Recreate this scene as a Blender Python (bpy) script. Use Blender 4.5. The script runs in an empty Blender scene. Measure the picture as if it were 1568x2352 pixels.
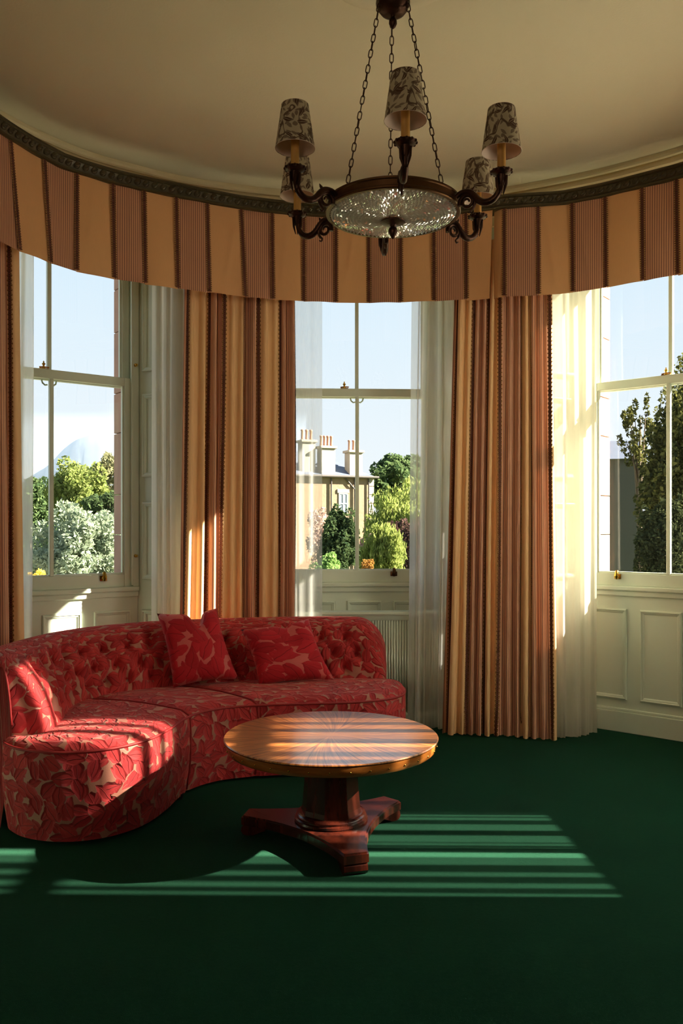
import bpy, bmesh, math, random
import numpy as np
from mathutils import Vector, Matrix

random.seed(7)
RNG = np.random.default_rng(7)
PI = math.pi
SC = bpy.context.scene
COL = SC.collection

# ------------------------------------------------------------------ camera, world, sun, exposure
F_PX, HORIZON, EYE = 1894.0, 1210.0, 1.5
cam = bpy.data.cameras.new('camera')
cam.sensor_fit = 'VERTICAL'
cam.sensor_height = 36.0
cam.lens = 36.0 * F_PX / 2352.0
cam.shift_y = (HORIZON - 1176.0) / 2352.0
cam.clip_start, cam.clip_end = 0.05, 3000
cam_o = bpy.data.objects.new('camera', cam)
cam_o.location = (0, 0, EYE)
cam_o.rotation_euler = (PI / 2, 0, 0)
COL.objects.link(cam_o)
SC.camera = cam_o

SC.view_settings.view_transform = 'Standard'
SC.view_settings.look = 'None'
SC.view_settings.gamma = 1
SC.view_settings.use_curve_mapping = False
SC.view_settings.exposure = 0.97
SC.cycles.use_denoising = True
SC.cycles.max_bounces = 10
SC.cycles.diffuse_bounces = 6
SC.cycles.glossy_bounces = 3
SC.cycles.transmission_bounces = 6
SC.cycles.transparent_max_bounces = 20
SC.cycles.caustics_reflective = False
SC.cycles.caustics_refractive = False
SC.cycles.sample_clamp_indirect = 6.0

SUN_TO = Vector((1.0, -0.015, 0.562)).normalized()      # from the scene towards the sun
SUN_STRENGTH = 25.0
SKY_STRENGTH = 0.57
world = bpy.data.worlds.new('sky')
SC.world = world
world.use_nodes = True
wn, wl = world.node_tree.nodes, world.node_tree.links
wn.clear()
w_out = wn.new('ShaderNodeOutputWorld')
w_bg = wn.new('ShaderNodeBackground')
w_tc = wn.new('ShaderNodeTexCoord')
w_sep = wn.new('ShaderNodeSeparateXYZ')
w_ramp = wn.new('ShaderNodeValToRGB')
w_ramp.color_ramp.elements[0].position = 0.0
w_ramp.color_ramp.elements[0].color = (0.93, 0.95, 0.98, 1)
w_ramp.color_ramp.elements[1].position = 1.0
w_ramp.color_ramp.elements[1].color = (0.32, 0.55, 0.95, 1)
e = w_ramp.color_ramp.elements.new(0.10); e.color = (0.88, 0.94, 1.0, 1)
e = w_ramp.color_ramp.elements.new(0.34); e.color = (0.68, 0.85, 1.0, 1)
wl.new(w_tc.outputs['Generated'], w_sep.inputs[0])
wl.new(w_sep.outputs['Z'], w_ramp.inputs[0])
wl.new(w_ramp.outputs[0], w_bg.inputs[0])
w_bg.inputs[1].default_value = SKY_STRENGTH
wl.new(w_bg.outputs[0], w_out.inputs[0])

sun = bpy.data.lights.new('sun', 'SUN')
sun.energy = SUN_STRENGTH
sun.color = (1.0, 0.88, 0.71)
sun.angle = math.radians(0.55)
sun_o = bpy.data.objects.new('sun', sun)
sun_o.rotation_euler = SUN_TO.to_track_quat('Z', 'Y').to_euler()
sun_o.location = (30, 0, 20)
COL.objects.link(sun_o)

# added fill light behind the camera, soft and warm, stands for no real lamp
fill_l = bpy.data.lights.new('fill_light', 'AREA')
fill_l.shape = 'RECTANGLE'
fill_l.size, fill_l.size_y = 1.5, 1.8
fill_l.energy = 3.6
fill_l.spread = math.radians(62)
fill_l.color = (1.0, 0.82, 0.6)
fill_o = bpy.data.objects.new('fill_light', fill_l)
fill_o.location = (-1.65, -3.2, 2.5)
fill_o.rotation_euler = (math.radians(89), 0, math.radians(-12))
COL.objects.link(fill_o)

# ------------------------------------------------------------------ helpers
def tag(o, label=None, cat=None, group=None, kind=None):
    if label: o['label'] = label
    if cat: o['category'] = cat
    if group: o['group'] = group
    if kind: o['kind'] = kind
    return o

def empty(name, loc=(0, 0, 0), rz=0.0, parent=None):
    o = bpy.data.objects.new(name, None)
    o.empty_display_size = 0.1
    o.location = loc
    o.rotation_euler = (0, 0, rz)
    COL.objects.link(o)
    if parent: o.parent = parent
    return o

def build(name, verts, faces, mat, parent=None, smooth=False, uvs=None, origin=None, mats=None, mat_ids=None):
    """one mesh object; verts in the parent's space (or world); origin moves the object's own origin"""
    me = bpy.data.meshes.new(name)
    if origin is not None:
        verts = [(v[0] - origin[0], v[1] - origin[1], v[2] - origin[2]) for v in verts]
    me.from_pydata([tuple(map(float, v)) for v in verts], [], faces)
    if uvs is not None:
        lay = me.uv_layers.new(name='UVMap')
        idx = np.empty(len(me.loops), dtype=np.int32)
        me.loops.foreach_get('vertex_index', idx)
        lay.data.foreach_set('uv', np.asarray(uvs, dtype=np.float32)[idx].ravel())
    if mats:
        for m in mats: me.materials.append(m)
        me.polygons.foreach_set('material_index', mat_ids)
    else:
        me.materials.append(mat)
    if smooth:
        me.polygons.foreach_set('use_smooth', [True] * len(me.polygons))
    me.update()
    o = bpy.data.objects.new(name, me)
    COL.objects.link(o)
    if origin is not None: o.location = origin
    if parent: o.parent = parent
    return o

def dup(o, parent=None):
    c = o.copy()
    COL.objects.link(c)
    if parent: c.parent = parent
    for ch in list(o.children):
        dup(ch, c)
    return c

class MB:
    """collects shapes into one mesh"""
    def __init__(s): s.v, s.f = [], []
    def add(s, v, f):
        k = len(s.v); s.v += [tuple(p) for p in v]
        s.f += [tuple(i + k for i in q) for q in f]; return s
    def box(s, x0, x1, y0, y1, z0, z1):
        v = [(x0,y0,z0),(x1,y0,z0),(x1,y1,z0),(x0,y1,z0),(x0,y0,z1),(x1,y0,z1),(x1,y1,z1),(x0,y1,z1)]
        return s.add(v, [(0,3,2,1),(4,5,6,7),(0,1,5,4),(1,2,6,5),(2,3,7,6),(3,0,4,7)])
    def bbox(s, x0, x1, y0, y1, z0, z1, b=0.004):
        """box with chamfered edges"""
        bm = bmesh.new()
        bmesh.ops.create_cube(bm, size=1)
        for p in bm.verts:
            p.co = Vector((x0 + (p.co.x + .5) * (x1 - x0), y0 + (p.co.y + .5) * (y1 - y0), z0 + (p.co.z + .5) * (z1 - z0)))
        bmesh.ops.bevel(bm, geom=bm.edges[:], offset=b, segments=2, affect='EDGES', profile=0.5)
        bm.verts.index_update()
        s.add([tuple(p.co) for p in bm.verts], [tuple(q.index for q in fc.verts) for fc in bm.faces])
        bm.free(); return s
    def prism(s, poly, z0, z1):
        n = len(poly)
        a = sum(poly[i][0] * poly[(i+1) % n][1] - poly[(i+1) % n][0] * poly[i][1] for i in range(n))
        if a < 0: poly = poly[::-1]
        v = [(p[0], p[1], z0) for p in poly] + [(p[0], p[1], z1) for p in poly]
        f = [tuple(range(n))[::-1], tuple(range(n, 2 * n))]
        f += [(i, (i + 1) % n, n + (i + 1) % n, n + i) for i in range(n)]
        return s.add(v, f)
    def lathe(s, prof, seg=32, c=(0, 0, 0), rot=0.0, cap=True):
        v, f = [], []
        for r, z in prof:
            for k in range(seg):
                a = rot + 2 * PI * k / seg
                v.append((c[0] + r * math.cos(a), c[1] + r * math.sin(a), c[2] + z))
        for i in range(len(prof) - 1):
            for k in range(seg):
                k2 = (k + 1) % seg
                f.append((i*seg+k, i*seg+k2, (i+1)*seg+k2, (i+1)*seg+k))
        if cap:
            f.append(tuple(range(seg))[::-1]); n = (len(prof) - 1) * seg
            f.append(tuple(range(n, n + seg)))
        return s.add(v, f)
    def tube(s, pts, rad, seg=10, closed=False):
        pts = [Vector(p) for p in pts]; n = len(pts)
        if not hasattr(rad, '__len__'): rad = [rad] * n
        v, f = [], []; up = None
        for i, p in enumerate(pts):
            a = pts[(i - 1) % n] if (closed or i > 0) else p
            b = pts[(i + 1) % n] if (closed or i < n - 1) else p
            t = (b - a).normalized()
            if up is None:
                up = Vector((0, 0, 1)) if abs(t.z) < .9 else Vector((1, 0, 0))
            u = (up - t * up.dot(t)).normalized(); w = t.cross(u); up = u
            for k in range(seg):
                q = 2 * PI * k / seg
                v.append(tuple(p + (u * math.cos(q) + w * math.sin(q)) * rad[i]))
        m = n if closed else n - 1
        for i in range(m):
            j = (i + 1) % n
            for k in range(seg):
                k2 = (k + 1) % seg
                f.append((i*seg+k, i*seg+k2, j*seg+k2, j*seg+k))
        if not closed:
            f.append(tuple(range(seg))[::-1]); f.append(tuple((n-1)*seg + k for k in range(seg)))
        return s.add(v, f)
    def sphere(s, c, r, seg=12, rings=8, sc=(1, 1, 1)):
        prof = [(max(r * math.sin(PI * i / rings), 1e-4), -r * math.cos(PI * i / rings)) for i in range(rings + 1)]
        k = len(s.v); s.lathe(prof, seg)
        for i in range(k, len(s.v)):
            p = s.v[i]; s.v[i] = (c[0] + p[0]*sc[0], c[1] + p[1]*sc[1], c[2] + p[2]*sc[2])
        return s
    def build(s, name, mat, parent=None, smooth=False, **kw):
        return build(name, s.v, s.f, mat, parent, smooth, **kw)

def autosmooth(o, deg=35):
    o.data.polygons.foreach_set('use_smooth', [True] * len(o.data.polygons))
    o.data.set_sharp_from_angle(angle=math.radians(deg))
    return o

def catmull(pts, n):
    """n samples, evenly spaced by length, of a smooth curve through pts (any dimension)"""
    P = np.asarray(pts, float)
    P = np.vstack([2 * P[0] - P[1], P, 2 * P[-1] - P[-2]])
    out = []
    for i in range(1, len(P) - 2):
        for t in np.linspace(0, 1, 24, endpoint=False):
            a, b, c, d = P[i-1], P[i], P[i+1], P[i+2]
            out.append(.5 * ((2*b) + (c-a)*t + (2*a-5*b+4*c-d)*t*t + (3*b-a-3*c+d)*t**3))
    out.append(P[-2]); out = np.array(out)
    return resample(out, n)

def resample(out, n):
    d = np.r_[0, np.cumsum(np.linalg.norm(np.diff(out, axis=0), axis=1))]
    s = np.linspace(0, d[-1], n)
    return np.stack([np.interp(s, d, out[:, k]) for k in range(out.shape[1])], 1)

def normals2(P):
    """unit normals to the left of the walking direction"""
    t = np.gradient(P, axis=0); t /= np.linalg.norm(t, axis=1)[:, None] + 1e-9
    return np.stack([-t[:, 1], t[:, 0]], 1)

def grid_faces(n, m, closed=False):
    f = []
    for i in range(n if closed else n - 1):
        for j in range(m - 1):
            a, b = i * m + j, ((i + 1) % n) * m + j
            f.append((a, b, b + 1, a + 1))
    return f

def sweep(name, path, prof, mat, parent=None, smooth=False):
    """profile (offset along left normal, z) along a plan path"""
    N = normals2(path); v = []; L = np.r_[0, np.cumsum(np.linalg.norm(np.diff(path, axis=0), axis=1))]
    uv = []
    for i, p in enumerate(path):
        for k, (o, z) in enumerate(prof):
            v.append((p[0] + N[i][0] * o, p[1] + N[i][1] * o, z)); uv.append((L[i], k / len(prof)))
    return build(name, v, grid_faces(len(path), len(prof)), mat, parent, smooth, uvs=uv)

def px(x, y, Z):
    """a point of the photograph at a chosen distance, in metres"""
    return ((x - 784) / F_PX * Z, Z, EYE - (y - HORIZON) / F_PX * Z)

# ------------------------------------------------------------------ materials
def srgb(r, g, b):
    def f(c):
        c /= 255.0
        return c / 12.92 if c <= .04045 else ((c + .055) / 1.055) ** 2.4
    return (f(r), f(g), f(b), 1)

class NT:
    def __init__(s, name):
        s.m = bpy.data.materials.new(name); s.m.use_nodes = True
        s.t = s.m.node_tree; s.t.nodes.clear()
        s.out = s.t.nodes.new('ShaderNodeOutputMaterial')
    def n(s, typ, **kw):
        nd = s.t.nodes.new('ShaderNode' + typ)
        for k, v in kw.items(): setattr(nd, k, v)
        return nd
    def link(s, a, b): s.t.links.new(a, b)
    def put(s, sock, v):
        if isinstance(v, (int, float)) or (isinstance(v, (tuple, list))): sock.default_value = v
        else: s.link(v, sock)
    def math(s, op, a, b=None, c=None, clamp=False):
        nd = s.n('Math', operation=op, use_clamp=clamp)
        for i, x in enumerate((a, b, c)):
            if x is not None: s.put(nd.inputs[i], x)
        return nd.outputs[0]
    def mix(s, f, a, b, typ='MIX'):
        nd = s.n('Mix', data_type='RGBA', blend_type=typ)
        s.put(nd.inputs[0], f); s.put(nd.inputs[6], a); s.put(nd.inputs[7], b)
        return nd.outputs[2]
    def smooth(s, x, a, b, o0=0.0, o1=1.0):
        nd = s.n('MapRange', interpolation_type='SMOOTHSTEP')
        s.put(nd.inputs[0], x); nd.inputs[1].default_value = a; nd.inputs[2].default_value = b
        nd.inputs[3].default_value = o0; nd.inputs[4].default_value = o1
        return nd.outputs[0]
    def noise(s, vec, scale, detail=2, rough=.5, out=0):
        nd = s.n('TexNoise'); nd.inputs['Scale'].default_value = scale
        nd.inputs['Detail'].default_value = detail; nd.inputs['Roughness'].default_value = rough
        if vec is not None: s.link(vec, nd.inputs['Vector'])
        return nd.outputs[out]
    def mapping(s, vec, scale=(1, 1, 1), rot=(0, 0, 0), loc=(0, 0, 0)):
        nd = s.n('Mapping'); s.link(vec, nd.inputs[0])
        nd.inputs['Scale'].default_value = scale; nd.inputs['Rotation'].default_value = rot
        nd.inputs['Location'].default_value = loc
        return nd.outputs[0]
    def bump(s, h, strength=.3, dist=.01):
        nd = s.n('Bump'); nd.inputs['Strength'].default_value = strength
        nd.inputs['Distance'].default_value = dist; s.link(h, nd.inputs['Height'])
        return nd.outputs[0]
    def principled(s, color, rough=.5, normal=None, **kw):
        p = s.n('BsdfPrincipled')
        s.put(p.inputs['Base Color'], color); s.put(p.inputs['Roughness'], rough)
        if normal is not None: s.link(normal, p.inputs['Normal'])
        for k, v in kw.items(): s.put(p.inputs[k], v)
        return p.outputs[0]
    def done(s, sh):
        s.link(sh, s.out.inputs[0]); return s.m
    def obj(s): return s.n('TexCoord').outputs['Object']
    def uv(s): return s.n('TexCoord').outputs['UV']

def plain_mat(name, col, rough=.5, metallic=0.0, var=0.06, scale=6.0, bump=0.0, bscale=60.0, coat=0.0):
    t = NT(name); o = t.obj()
    nz = t.noise(o, scale, 3)
    dark = tuple(c * (1 - var) for c in col[:3]) + (1,); lite = tuple(min(1, c * (1 + var)) for c in col[:3]) + (1,)
    c = t.mix(nz, dark, lite)
    nrm = t.bump(t.noise(o, bscale, 3), bump, .004) if bump else None
    return t.done(t.principled(c, rough, nrm, Metallic=metallic, **{'Coat Weight': coat}))

M = {}
M['paint'] = plain_mat('sage_paint', srgb(212, 222, 204), .42, var=.03, bump=.05, bscale=40)
M['ceiling'] = plain_mat('cream_ceiling_paint', srgb(224, 215, 183), .8, var=.03, scale=2, bump=.25, bscale=90)
M['cornice'] = plain_mat('cream_cornice_paint', srgb(222, 206, 164), .6, var=.04)
M['wallpaint'] = plain_mat('plain_wall_paint', srgb(84, 74, 60), .7, var=.03)
M['brass'] = plain_mat('brass', srgb(205, 160, 70), .25, 1.0, var=.12, scale=40)
M['darkbrass'] = plain_mat('dark_brass', srgb(90, 62, 40), .4, 1.0, var=.2, scale=40)
M['bronze'] = plain_mat('aged_bronze', srgb(66, 42, 30), .42, .85, var=.35, scale=30, bump=.3, bscale=90)
M['bronze_band'] = plain_mat('warm_bronze_band', srgb(104, 70, 42), .38, .85, var=.2, scale=25)
M['candle'] = plain_mat('candle_tube_amber', srgb(190, 140, 66), .5, var=.1, scale=20)
M['pelmet'] = plain_mat('gilt_green_moulding', srgb(78, 68, 42), .4, .25, var=.35, scale=40, bump=.3, bscale=60)
M['stone'] = plain_mat('red_sandstone', srgb(176, 138, 120), .9, var=.18, scale=5, bump=.5, bscale=30)
M['mortar'] = plain_mat('pale_mortar', srgb(205, 190, 175), .9)
M['foot'] = plain_mat('black_foot', srgb(30, 20, 16), .5)

def mat_glass():
    t = NT('window_glass')
    geo = t.n('NewGeometry'); dot = t.n('VectorMath', operation='DOT_PRODUCT')
    t.link(geo.outputs['Normal'], dot.inputs[0]); t.link(geo.outputs['Incoming'], dot.inputs[1])
    cosv = t.math('ABSOLUTE', dot.outputs['Value'])
    fres = t.math('ADD', .04, t.math('MULTIPLY', .96, t.math('POWER', t.math('SUBTRACT', 1.0, cosv), 5.0)))
    o = t.obj()
    nb = t.bump(t.noise(t.mapping(o, (1, 1, .35)), 5.0, 1), .05, .02)
    g = t.n('BsdfGlossy'); g.inputs['Roughness'].default_value = 0.01
    t.link(nb, g.inputs['Normal'])
    tr = t.n('BsdfTransparent'); tr.inputs[0].default_value = (.97, .985, .98, 1)
    m = t.n('MixShader')
    t.link(fres, m.inputs[0])
    t.link(tr.outputs[0], m.inputs[1]); t.link(g.outputs[0], m.inputs[2])
    return t.done(m.outputs[0])
M['glass'] = mat_glass()

def mat_sheer(name, through, col=(.96, .95, .92, 1)):
    """voile: the light that passes falls off with the slant of the cloth"""
    t = NT(name)
    geo = t.n('NewGeometry')
    dot = t.n('VectorMath', operation='DOT_PRODUCT')
    t.link(geo.outputs['Normal'], dot.inputs[0]); t.link(geo.outputs['Incoming'], dot.inputs[1])
    cosv = t.math('MAXIMUM', t.math('ABSOLUTE', dot.outputs['Value']), .12)
    weave = t.noise(t.mapping(t.uv(), (1, .04, 1)), 220, 1)
    tt = t.math('ADD', through - .06, t.math('MULTIPLY', weave, .12))
    pas = t.math('POWER', tt, t.math('DIVIDE', 1.0, cosv))
    tr = t.n('BsdfTransparent')
    d = t.n('BsdfDiffuse'); d.inputs[0].default_value = col
    tl = t.n('BsdfTranslucent'); tl.inputs[0].default_value = col
    m1 = t.n('MixShader'); m1.inputs[0].default_value = .66
    t.link(d.outputs[0], m1.inputs[1]); t.link(tl.outputs[0], m1.inputs[2])
    m2 = t.n('MixShader'); t.link(pas, m2.inputs[0])
    t.link(m1.outputs[0], m2.inputs[1]); t.link(tr.outputs[0], m2.inputs[2])
    return t.done(m2.outputs[0])
M['sheer'] = mat_sheer('voile_sheer', .45)
M['sheer_thin'] = mat_sheer('voile_sheer_single', .62)
M['sheer_lit'] = mat_sheer('voile_sheer_toned_down', .11, (.70, .645, .56, 1))  # denser copy of the white voile, colour lowered to offset direct sun
M['sheer_sun'] = mat_sheer('voile_sheer_pleated', .36)
M['sheer_dense'] = mat_sheer('voile_sheer_gathered', .30)

PANEL_W = 0.232
C_PLAIN = srgb(226, 170, 116); C_STR_A = srgb(214, 157, 117); C_STR_B = srgb(144, 96, 80)
def mat_curtain(name, mode, C_PLAIN=C_PLAIN, C_STR_A=C_STR_A, C_STR_B=C_STR_B):
    """mode: 'plain', 'stripe' or 'both' (alternating bands of PANEL_W along u)"""
    t = NT(name); u = t.uv()
    sep = t.n('SeparateXYZ'); t.link(u, sep.inputs[0])
    uu = sep.outputs[0]
    ph = t.math('FRACT', t.math('DIVIDE', uu, .0145))
    tri = t.math('ABSOLUTE', t.math('SUBTRACT', ph, .5))
    st = t.smooth(tri, .18, .30)
    stripe = t.mix(st, C_STR_A, C_STR_B)
    slub = t.noise(t.mapping(u, (30, 3, 1)), 6.0, 3)
    plain = t.mix(slub, tuple(c * .92 for c in C_PLAIN[:3]) + (1,), C_PLAIN)
    stripe = t.mix(t.math('MULTIPLY', slub, .25), stripe, srgb(200, 140, 104))
    if mode == 'plain': c = plain
    elif mode == 'stripe': c = stripe
    else:
        band = t.math('FLOOR', t.math('FRACT', t.math('DIVIDE', uu, 2 * PANEL_W)), None)
        half = t.math('GREATER_THAN', t.math('FRACT', t.math('DIVIDE', uu, 2 * PANEL_W)), .5)
        c = t.mix(half, stripe, plain)
    nb = t.bump(t.noise(t.mapping(u, (40, 40, 1)), 20, 2), .12, .002)
    p = t.principled(c, .75, nb, **{'Sheen Weight': .15})
    tl = t.n('BsdfTranslucent'); t.link(c, tl.inputs[0])
    m = t.n('MixShader'); m.inputs[0].default_value = .07
    t.link(p, m.inputs[1]); t.link(tl.outputs[0], m.inputs[2])
    return t.done(m.outputs[0])
M['cur_plain'] = mat_curtain('gold_curtain_cloth', 'plain')
M['cur_stripe'] = mat_curtain('striped_curtain_cloth', 'stripe')
M['cur_both_lit'] = mat_curtain('banded_curtain_cloth_lightened', 'both', srgb(248, 202, 148), srgb(240, 188, 148), srgb(176, 124, 106))  # same cloth as the valance, colours lightened to brighten the dim drapes
def mat_braid():
    t = NT('brown_gold_braid'); u = t.uv()
    sep = t.n('SeparateXYZ'); t.link(u, sep.inputs[0])
    x = t.math('ABSOLUTE', t.math('SUBTRACT', sep.outputs[0], .5))
    edge = t.smooth(x, .18, .26)
    k = t.smooth(t.math('ABSOLUTE', t.math('SUBTRACT', t.math('FRACT', t.math('DIVIDE', sep.outputs[1], .0145)), .5)), .15, .35)
    c = t.mix(edge, t.mix(k, srgb(104, 44, 22), srgb(70, 36, 20)), t.mix(k, srgb(112, 76, 38), srgb(168, 122, 66)))
    return t.done(t.principled(c, .7, t.bump(k, .4, .003)))
M['braid'] = mat_braid()

def leaf_layer(t, vec, scale, l, w, rnd=.9):
    vo = t.n('TexVoronoi', voronoi_dimensions='2D', feature='F1')
    vo.inputs['Scale'].default_value = scale; vo.inputs['Randomness'].default_value = rnd
    t.link(vec, vo.inputs['Vector'])
    sub = t.n('VectorMath', operation='SUBTRACT'); t.link(vec, sub.inputs[0]); t.link(vo.outputs['Position'], sub.inputs[1])
    sca = t.n('VectorMath', operation='SCALE'); t.link(sub.outputs[0], sca.inputs[0]); sca.inputs['Scale'].default_value = scale
    sc = t.n('SeparateColor'); t.link(vo.outputs['Color'], sc.inputs[0])
    rot = t.n('VectorRotate', rotation_type='Z_AXIS')
    t.link(sca.outputs[0], rot.inputs['Vector']); t.link(t.math('MULTIPLY', sc.outputs[0], 2 * PI), rot.inputs['Angle'])
    s2 = t.n('SeparateXYZ'); t.link(rot.outputs[0], s2.inputs[0])
    x = s2.outputs[0]; y = t.math('ABSOLUTE', s2.outputs[1])
    prof = t.math('MULTIPLY', w, t.math('SUBTRACT', 1.0, t.math('POWER', t.math('ABSOLUTE', t.math('DIVIDE', x, l)), 1.7)))
    d = t.math('SUBTRACT', y, prof)
    mask = t.smooth(d, -.03, .01, 1, 0)
    dome = t.smooth(d, -.2, .0, 1, .45)
    vein = t.smooth(y, .0, .03, 0, 1)
    return mask, dome, vein, sc.outputs[1]

def mat_leaf_fabric(name, red_a, red_b, ground, scale=7.0, warp=.02, relief=.012):
    t = NT(name); u = t.uv()
    nz = t.n('TexNoise'); nz.inputs['Scale'].default_value = 14; nz.inputs['Detail'].default_value = 2
    t.link(u, nz.inputs['Vector'])
    off = t.n('VectorMath', operation='SUBTRACT'); t.link(nz.outputs['Color'], off.inputs[0]); off.inputs[1].default_value = (.5, .5, .5)
    of2 = t.n('VectorMath', operation='SCALE'); t.link(off.outputs[0], of2.inputs[0]); of2.inputs['Scale'].default_value = warp
    ad = t.n('VectorMath', operation='ADD'); t.link(u, ad.inputs[0]); t.link(of2.outputs[0], ad.inputs[1])
    m1, d1, v1, r1 = leaf_layer(t, ad.outputs[0], scale, .84, .42)
    m2, d2, v2, r2 = leaf_layer(t, t.mapping(ad.outputs[0], loc=(3.31, 1.77, 0)), scale * 1.25, .84, .36)
    mask = t.math('MAXIMUM', m1, m2)
    dome = t.math('MAXIMUM', t.math('MULTIPLY', m1, t.math('MULTIPLY', d1, t.math('ADD', .75, t.math('MULTIPLY', v1, .25)))),
                  t.math('MULTIPLY', t.math('MULTIPLY', m2, t.math('ADD', .7, t.math('MULTIPLY', v2, .3))), t.math('MULTIPLY', d2, .72)))
    pile = t.noise(u, 260, 2)
    rnd = t.math('ADD', t.math('MULTIPLY', m1, r1), t.math('MULTIPLY', t.math('SUBTRACT', 1.0, m1), r2))
    red = t.mix(rnd, red_a, red_b)
    red = t.mix(t.math('MULTIPLY', t.math('SUBTRACT', 1.0, v1), m1), red, tuple(c * .55 for c in red_a[:3]) + (1,))
    c = t.mix(mask, ground, red)
    c = t.mix(t.math('MULTIPLY', pile, .25), c, tuple(x * .6 for x in red_a[:3]) + (1,))
    h = t.math('ADD', dome, t.math('MULTIPLY', pile, .06))
    p = t.principled(c, t.math('ADD', .55, t.math('MULTIPLY', mask, .3)), t.bump(h, .9, relief), **{'Sheen Weight': .35, 'Sheen Roughness': .4, 'Sheen Tint': (1, .45, .4, 1)})
    return t.done(p)
M['sofa'] = mat_leaf_fabric('red_leaf_cut_velvet', srgb(172, 30, 36), srgb(214, 62, 62), srgb(190, 128, 106), 12.5, .028, relief=.014)
M['cushion'] = mat_leaf_fabric('crimson_leaf_velvet', srgb(178, 14, 32), srgb(208, 30, 46), srgb(216, 100, 94), 9.0, .035, .006)
M['piping'] = plain_mat('red_piping', srgb(165, 40, 40), .6, var=.15, scale=60)

def mat_carpet():
    t = NT('green_carpet_pile'); o = t.obj()
    n1 = t.noise(o, 420, 2); n2 = t.noise(o, 3.0, 4); n3 = t.noise(o, 60, 3)
    c = t.mix(n2, srgb(7, 52, 34), srgb(10, 64, 43))
    c = t.mix(t.math('MULTIPLY', n3, .35), c, srgb(5, 38, 25))
    h = t.math('ADD', n1, t.math('MULTIPLY', n3, .5))
    return t.done(t.principled(c, .95, t.bump(h, .6, .006), **{'Sheen Weight': .06, 'Sheen Tint': (.5, 1, .7, 1), 'Specular IOR Level': .05}))
M['carpet'] = mat_carpet()

def mat_veneer(name, radial):
    t = NT(name); o = t.obj()
    if radial:
        sep = t.n('SeparateXYZ'); t.link(o, sep.inputs[0])
        ang = t.math('ARCTAN2', sep.outputs[1], sep.outputs[0])
        rad = t.math('SQRT', t.math('ADD', t.math('POWER', sep.outputs[0], 2.0), t.math('POWER', sep.outputs[1], 2.0)))
        # eight matched wedges: grain runs out from the centre and feathers towards the joints
        wedge = t.math('ABSOLUTE', t.math('SUBTRACT', t.math('FRACT', t.math('ADD', t.math('DIVIDE', ang, PI / 2), .2)), .5))
        cb = t.n('CombineXYZ')
        t.link(t.math('ADD', t.math('MULTIPLY', wedge, 2.4), t.math('MULTIPLY', rad, .5)), cb.inputs[0])
        t.link(t.math('MULTIPLY', rad, .35), cb.inputs[1])
        v = cb.outputs[0]
        a = t.noise(t.mapping(v, (7, 3, 1)), 2.2, 6, .62)
        b = t.noise(t.mapping(v, (18, 6, 1)), 3.0, 4, .6)
    else:
        v = t.mapping(o, (1, 1, .12))
        a = t.noise(v, 14, 5, .6); b = t.noise(v, 60, 4, .6)
    f = t.smooth(t.math('ADD', t.math('MULTIPLY', a, .7), t.math('MULTIPLY', b, .3)), .34, .66)
    if radial: c = t.mix(f, srgb(104, 48, 20), srgb(214, 132, 64))
    else: c = t.mix(f, srgb(34, 12, 8), srgb(76, 28, 16))  # base wood darkened, carries the shade under the table top
    return t.done(t.principled(c, .36 if radial else .25, t.bump(b, .03, .002), **{'Coat Weight': 1.0 if radial else .35, 'Coat Roughness': .20 if radial else .14, 'Coat IOR': 2.2 if radial else 1.5}))
M['veneer'] = mat_veneer('matched_mahogany_veneer', True)
M['mahogany'] = mat_veneer('shaded_mahogany', False)
M['band_wood'] = (lambda t: t.done(t.principled(t.mix(t.noise(t.mapping(t.obj(), (1, 1, 6)), 9, 5, .6), srgb(96, 44, 16), srgb(196, 120, 50)), .22, None, **{'Coat Weight': .6, 'Coat Roughness': .1})))(NT('crossbanded_edge'))

def mat_shade():
    t = NT('leaf_print_shade'); u = t.uv()
    nz = t.n('TexNoise'); nz.inputs['Scale'].default_value = 9; t.link(u, nz.inputs['Vector'])
    off = t.n('VectorMath', operation='SCALE'); t.link(nz.outputs['Color'], off.inputs[0]); off.inputs['Scale'].default_value = .06
    ad = t.n('VectorMath', operation='ADD'); t.link(u, ad.inputs[0]); t.link(off.outputs[0], ad.inputs[1])
    m1, d1, v1, r1 = leaf_layer(t, ad.outputs[0], 20, .62, .17)
    nn = t.noise(t.mapping(ad.outputs[0], (1.5, .8, 1), loc=(.3, .1, 0)), 11, 1, .4)
    stem = t.smooth(t.math('ABSOLUTE', t.math('SUBTRACT', nn, .5)), .012, .028, 1, 0)
    m3, d3, v3, r3 = leaf_layer(t, t.mapping(ad.outputs[0], loc=(.7, 1.3, 0)), 34, .55, .22)
    stem = t.math('MAXIMUM', stem, t.math('MULTIPLY', m3, .75))
    ink = t.math('MAXIMUM', t.math('MULTIPLY', m1, v1), t.math('MULTIPLY', stem, .9))
    c = t.mix(ink, srgb(200, 184, 152), srgb(92, 62, 42))
    d = t.principled(c, .85)
    tl = t.n('BsdfTranslucent'); t.link(c, tl.inputs[0])
    m = t.n('MixShader'); m.inputs[0].default_value = .3
    t.link(d, m.inputs[1]); t.link(tl.outputs[0], m.inputs[2])
    return t.done(m.outputs[0])
M['shade'] = mat_shade()
M['lining'] = plain_mat('white_shade_lining', srgb(226, 200, 180), .7)

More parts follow.
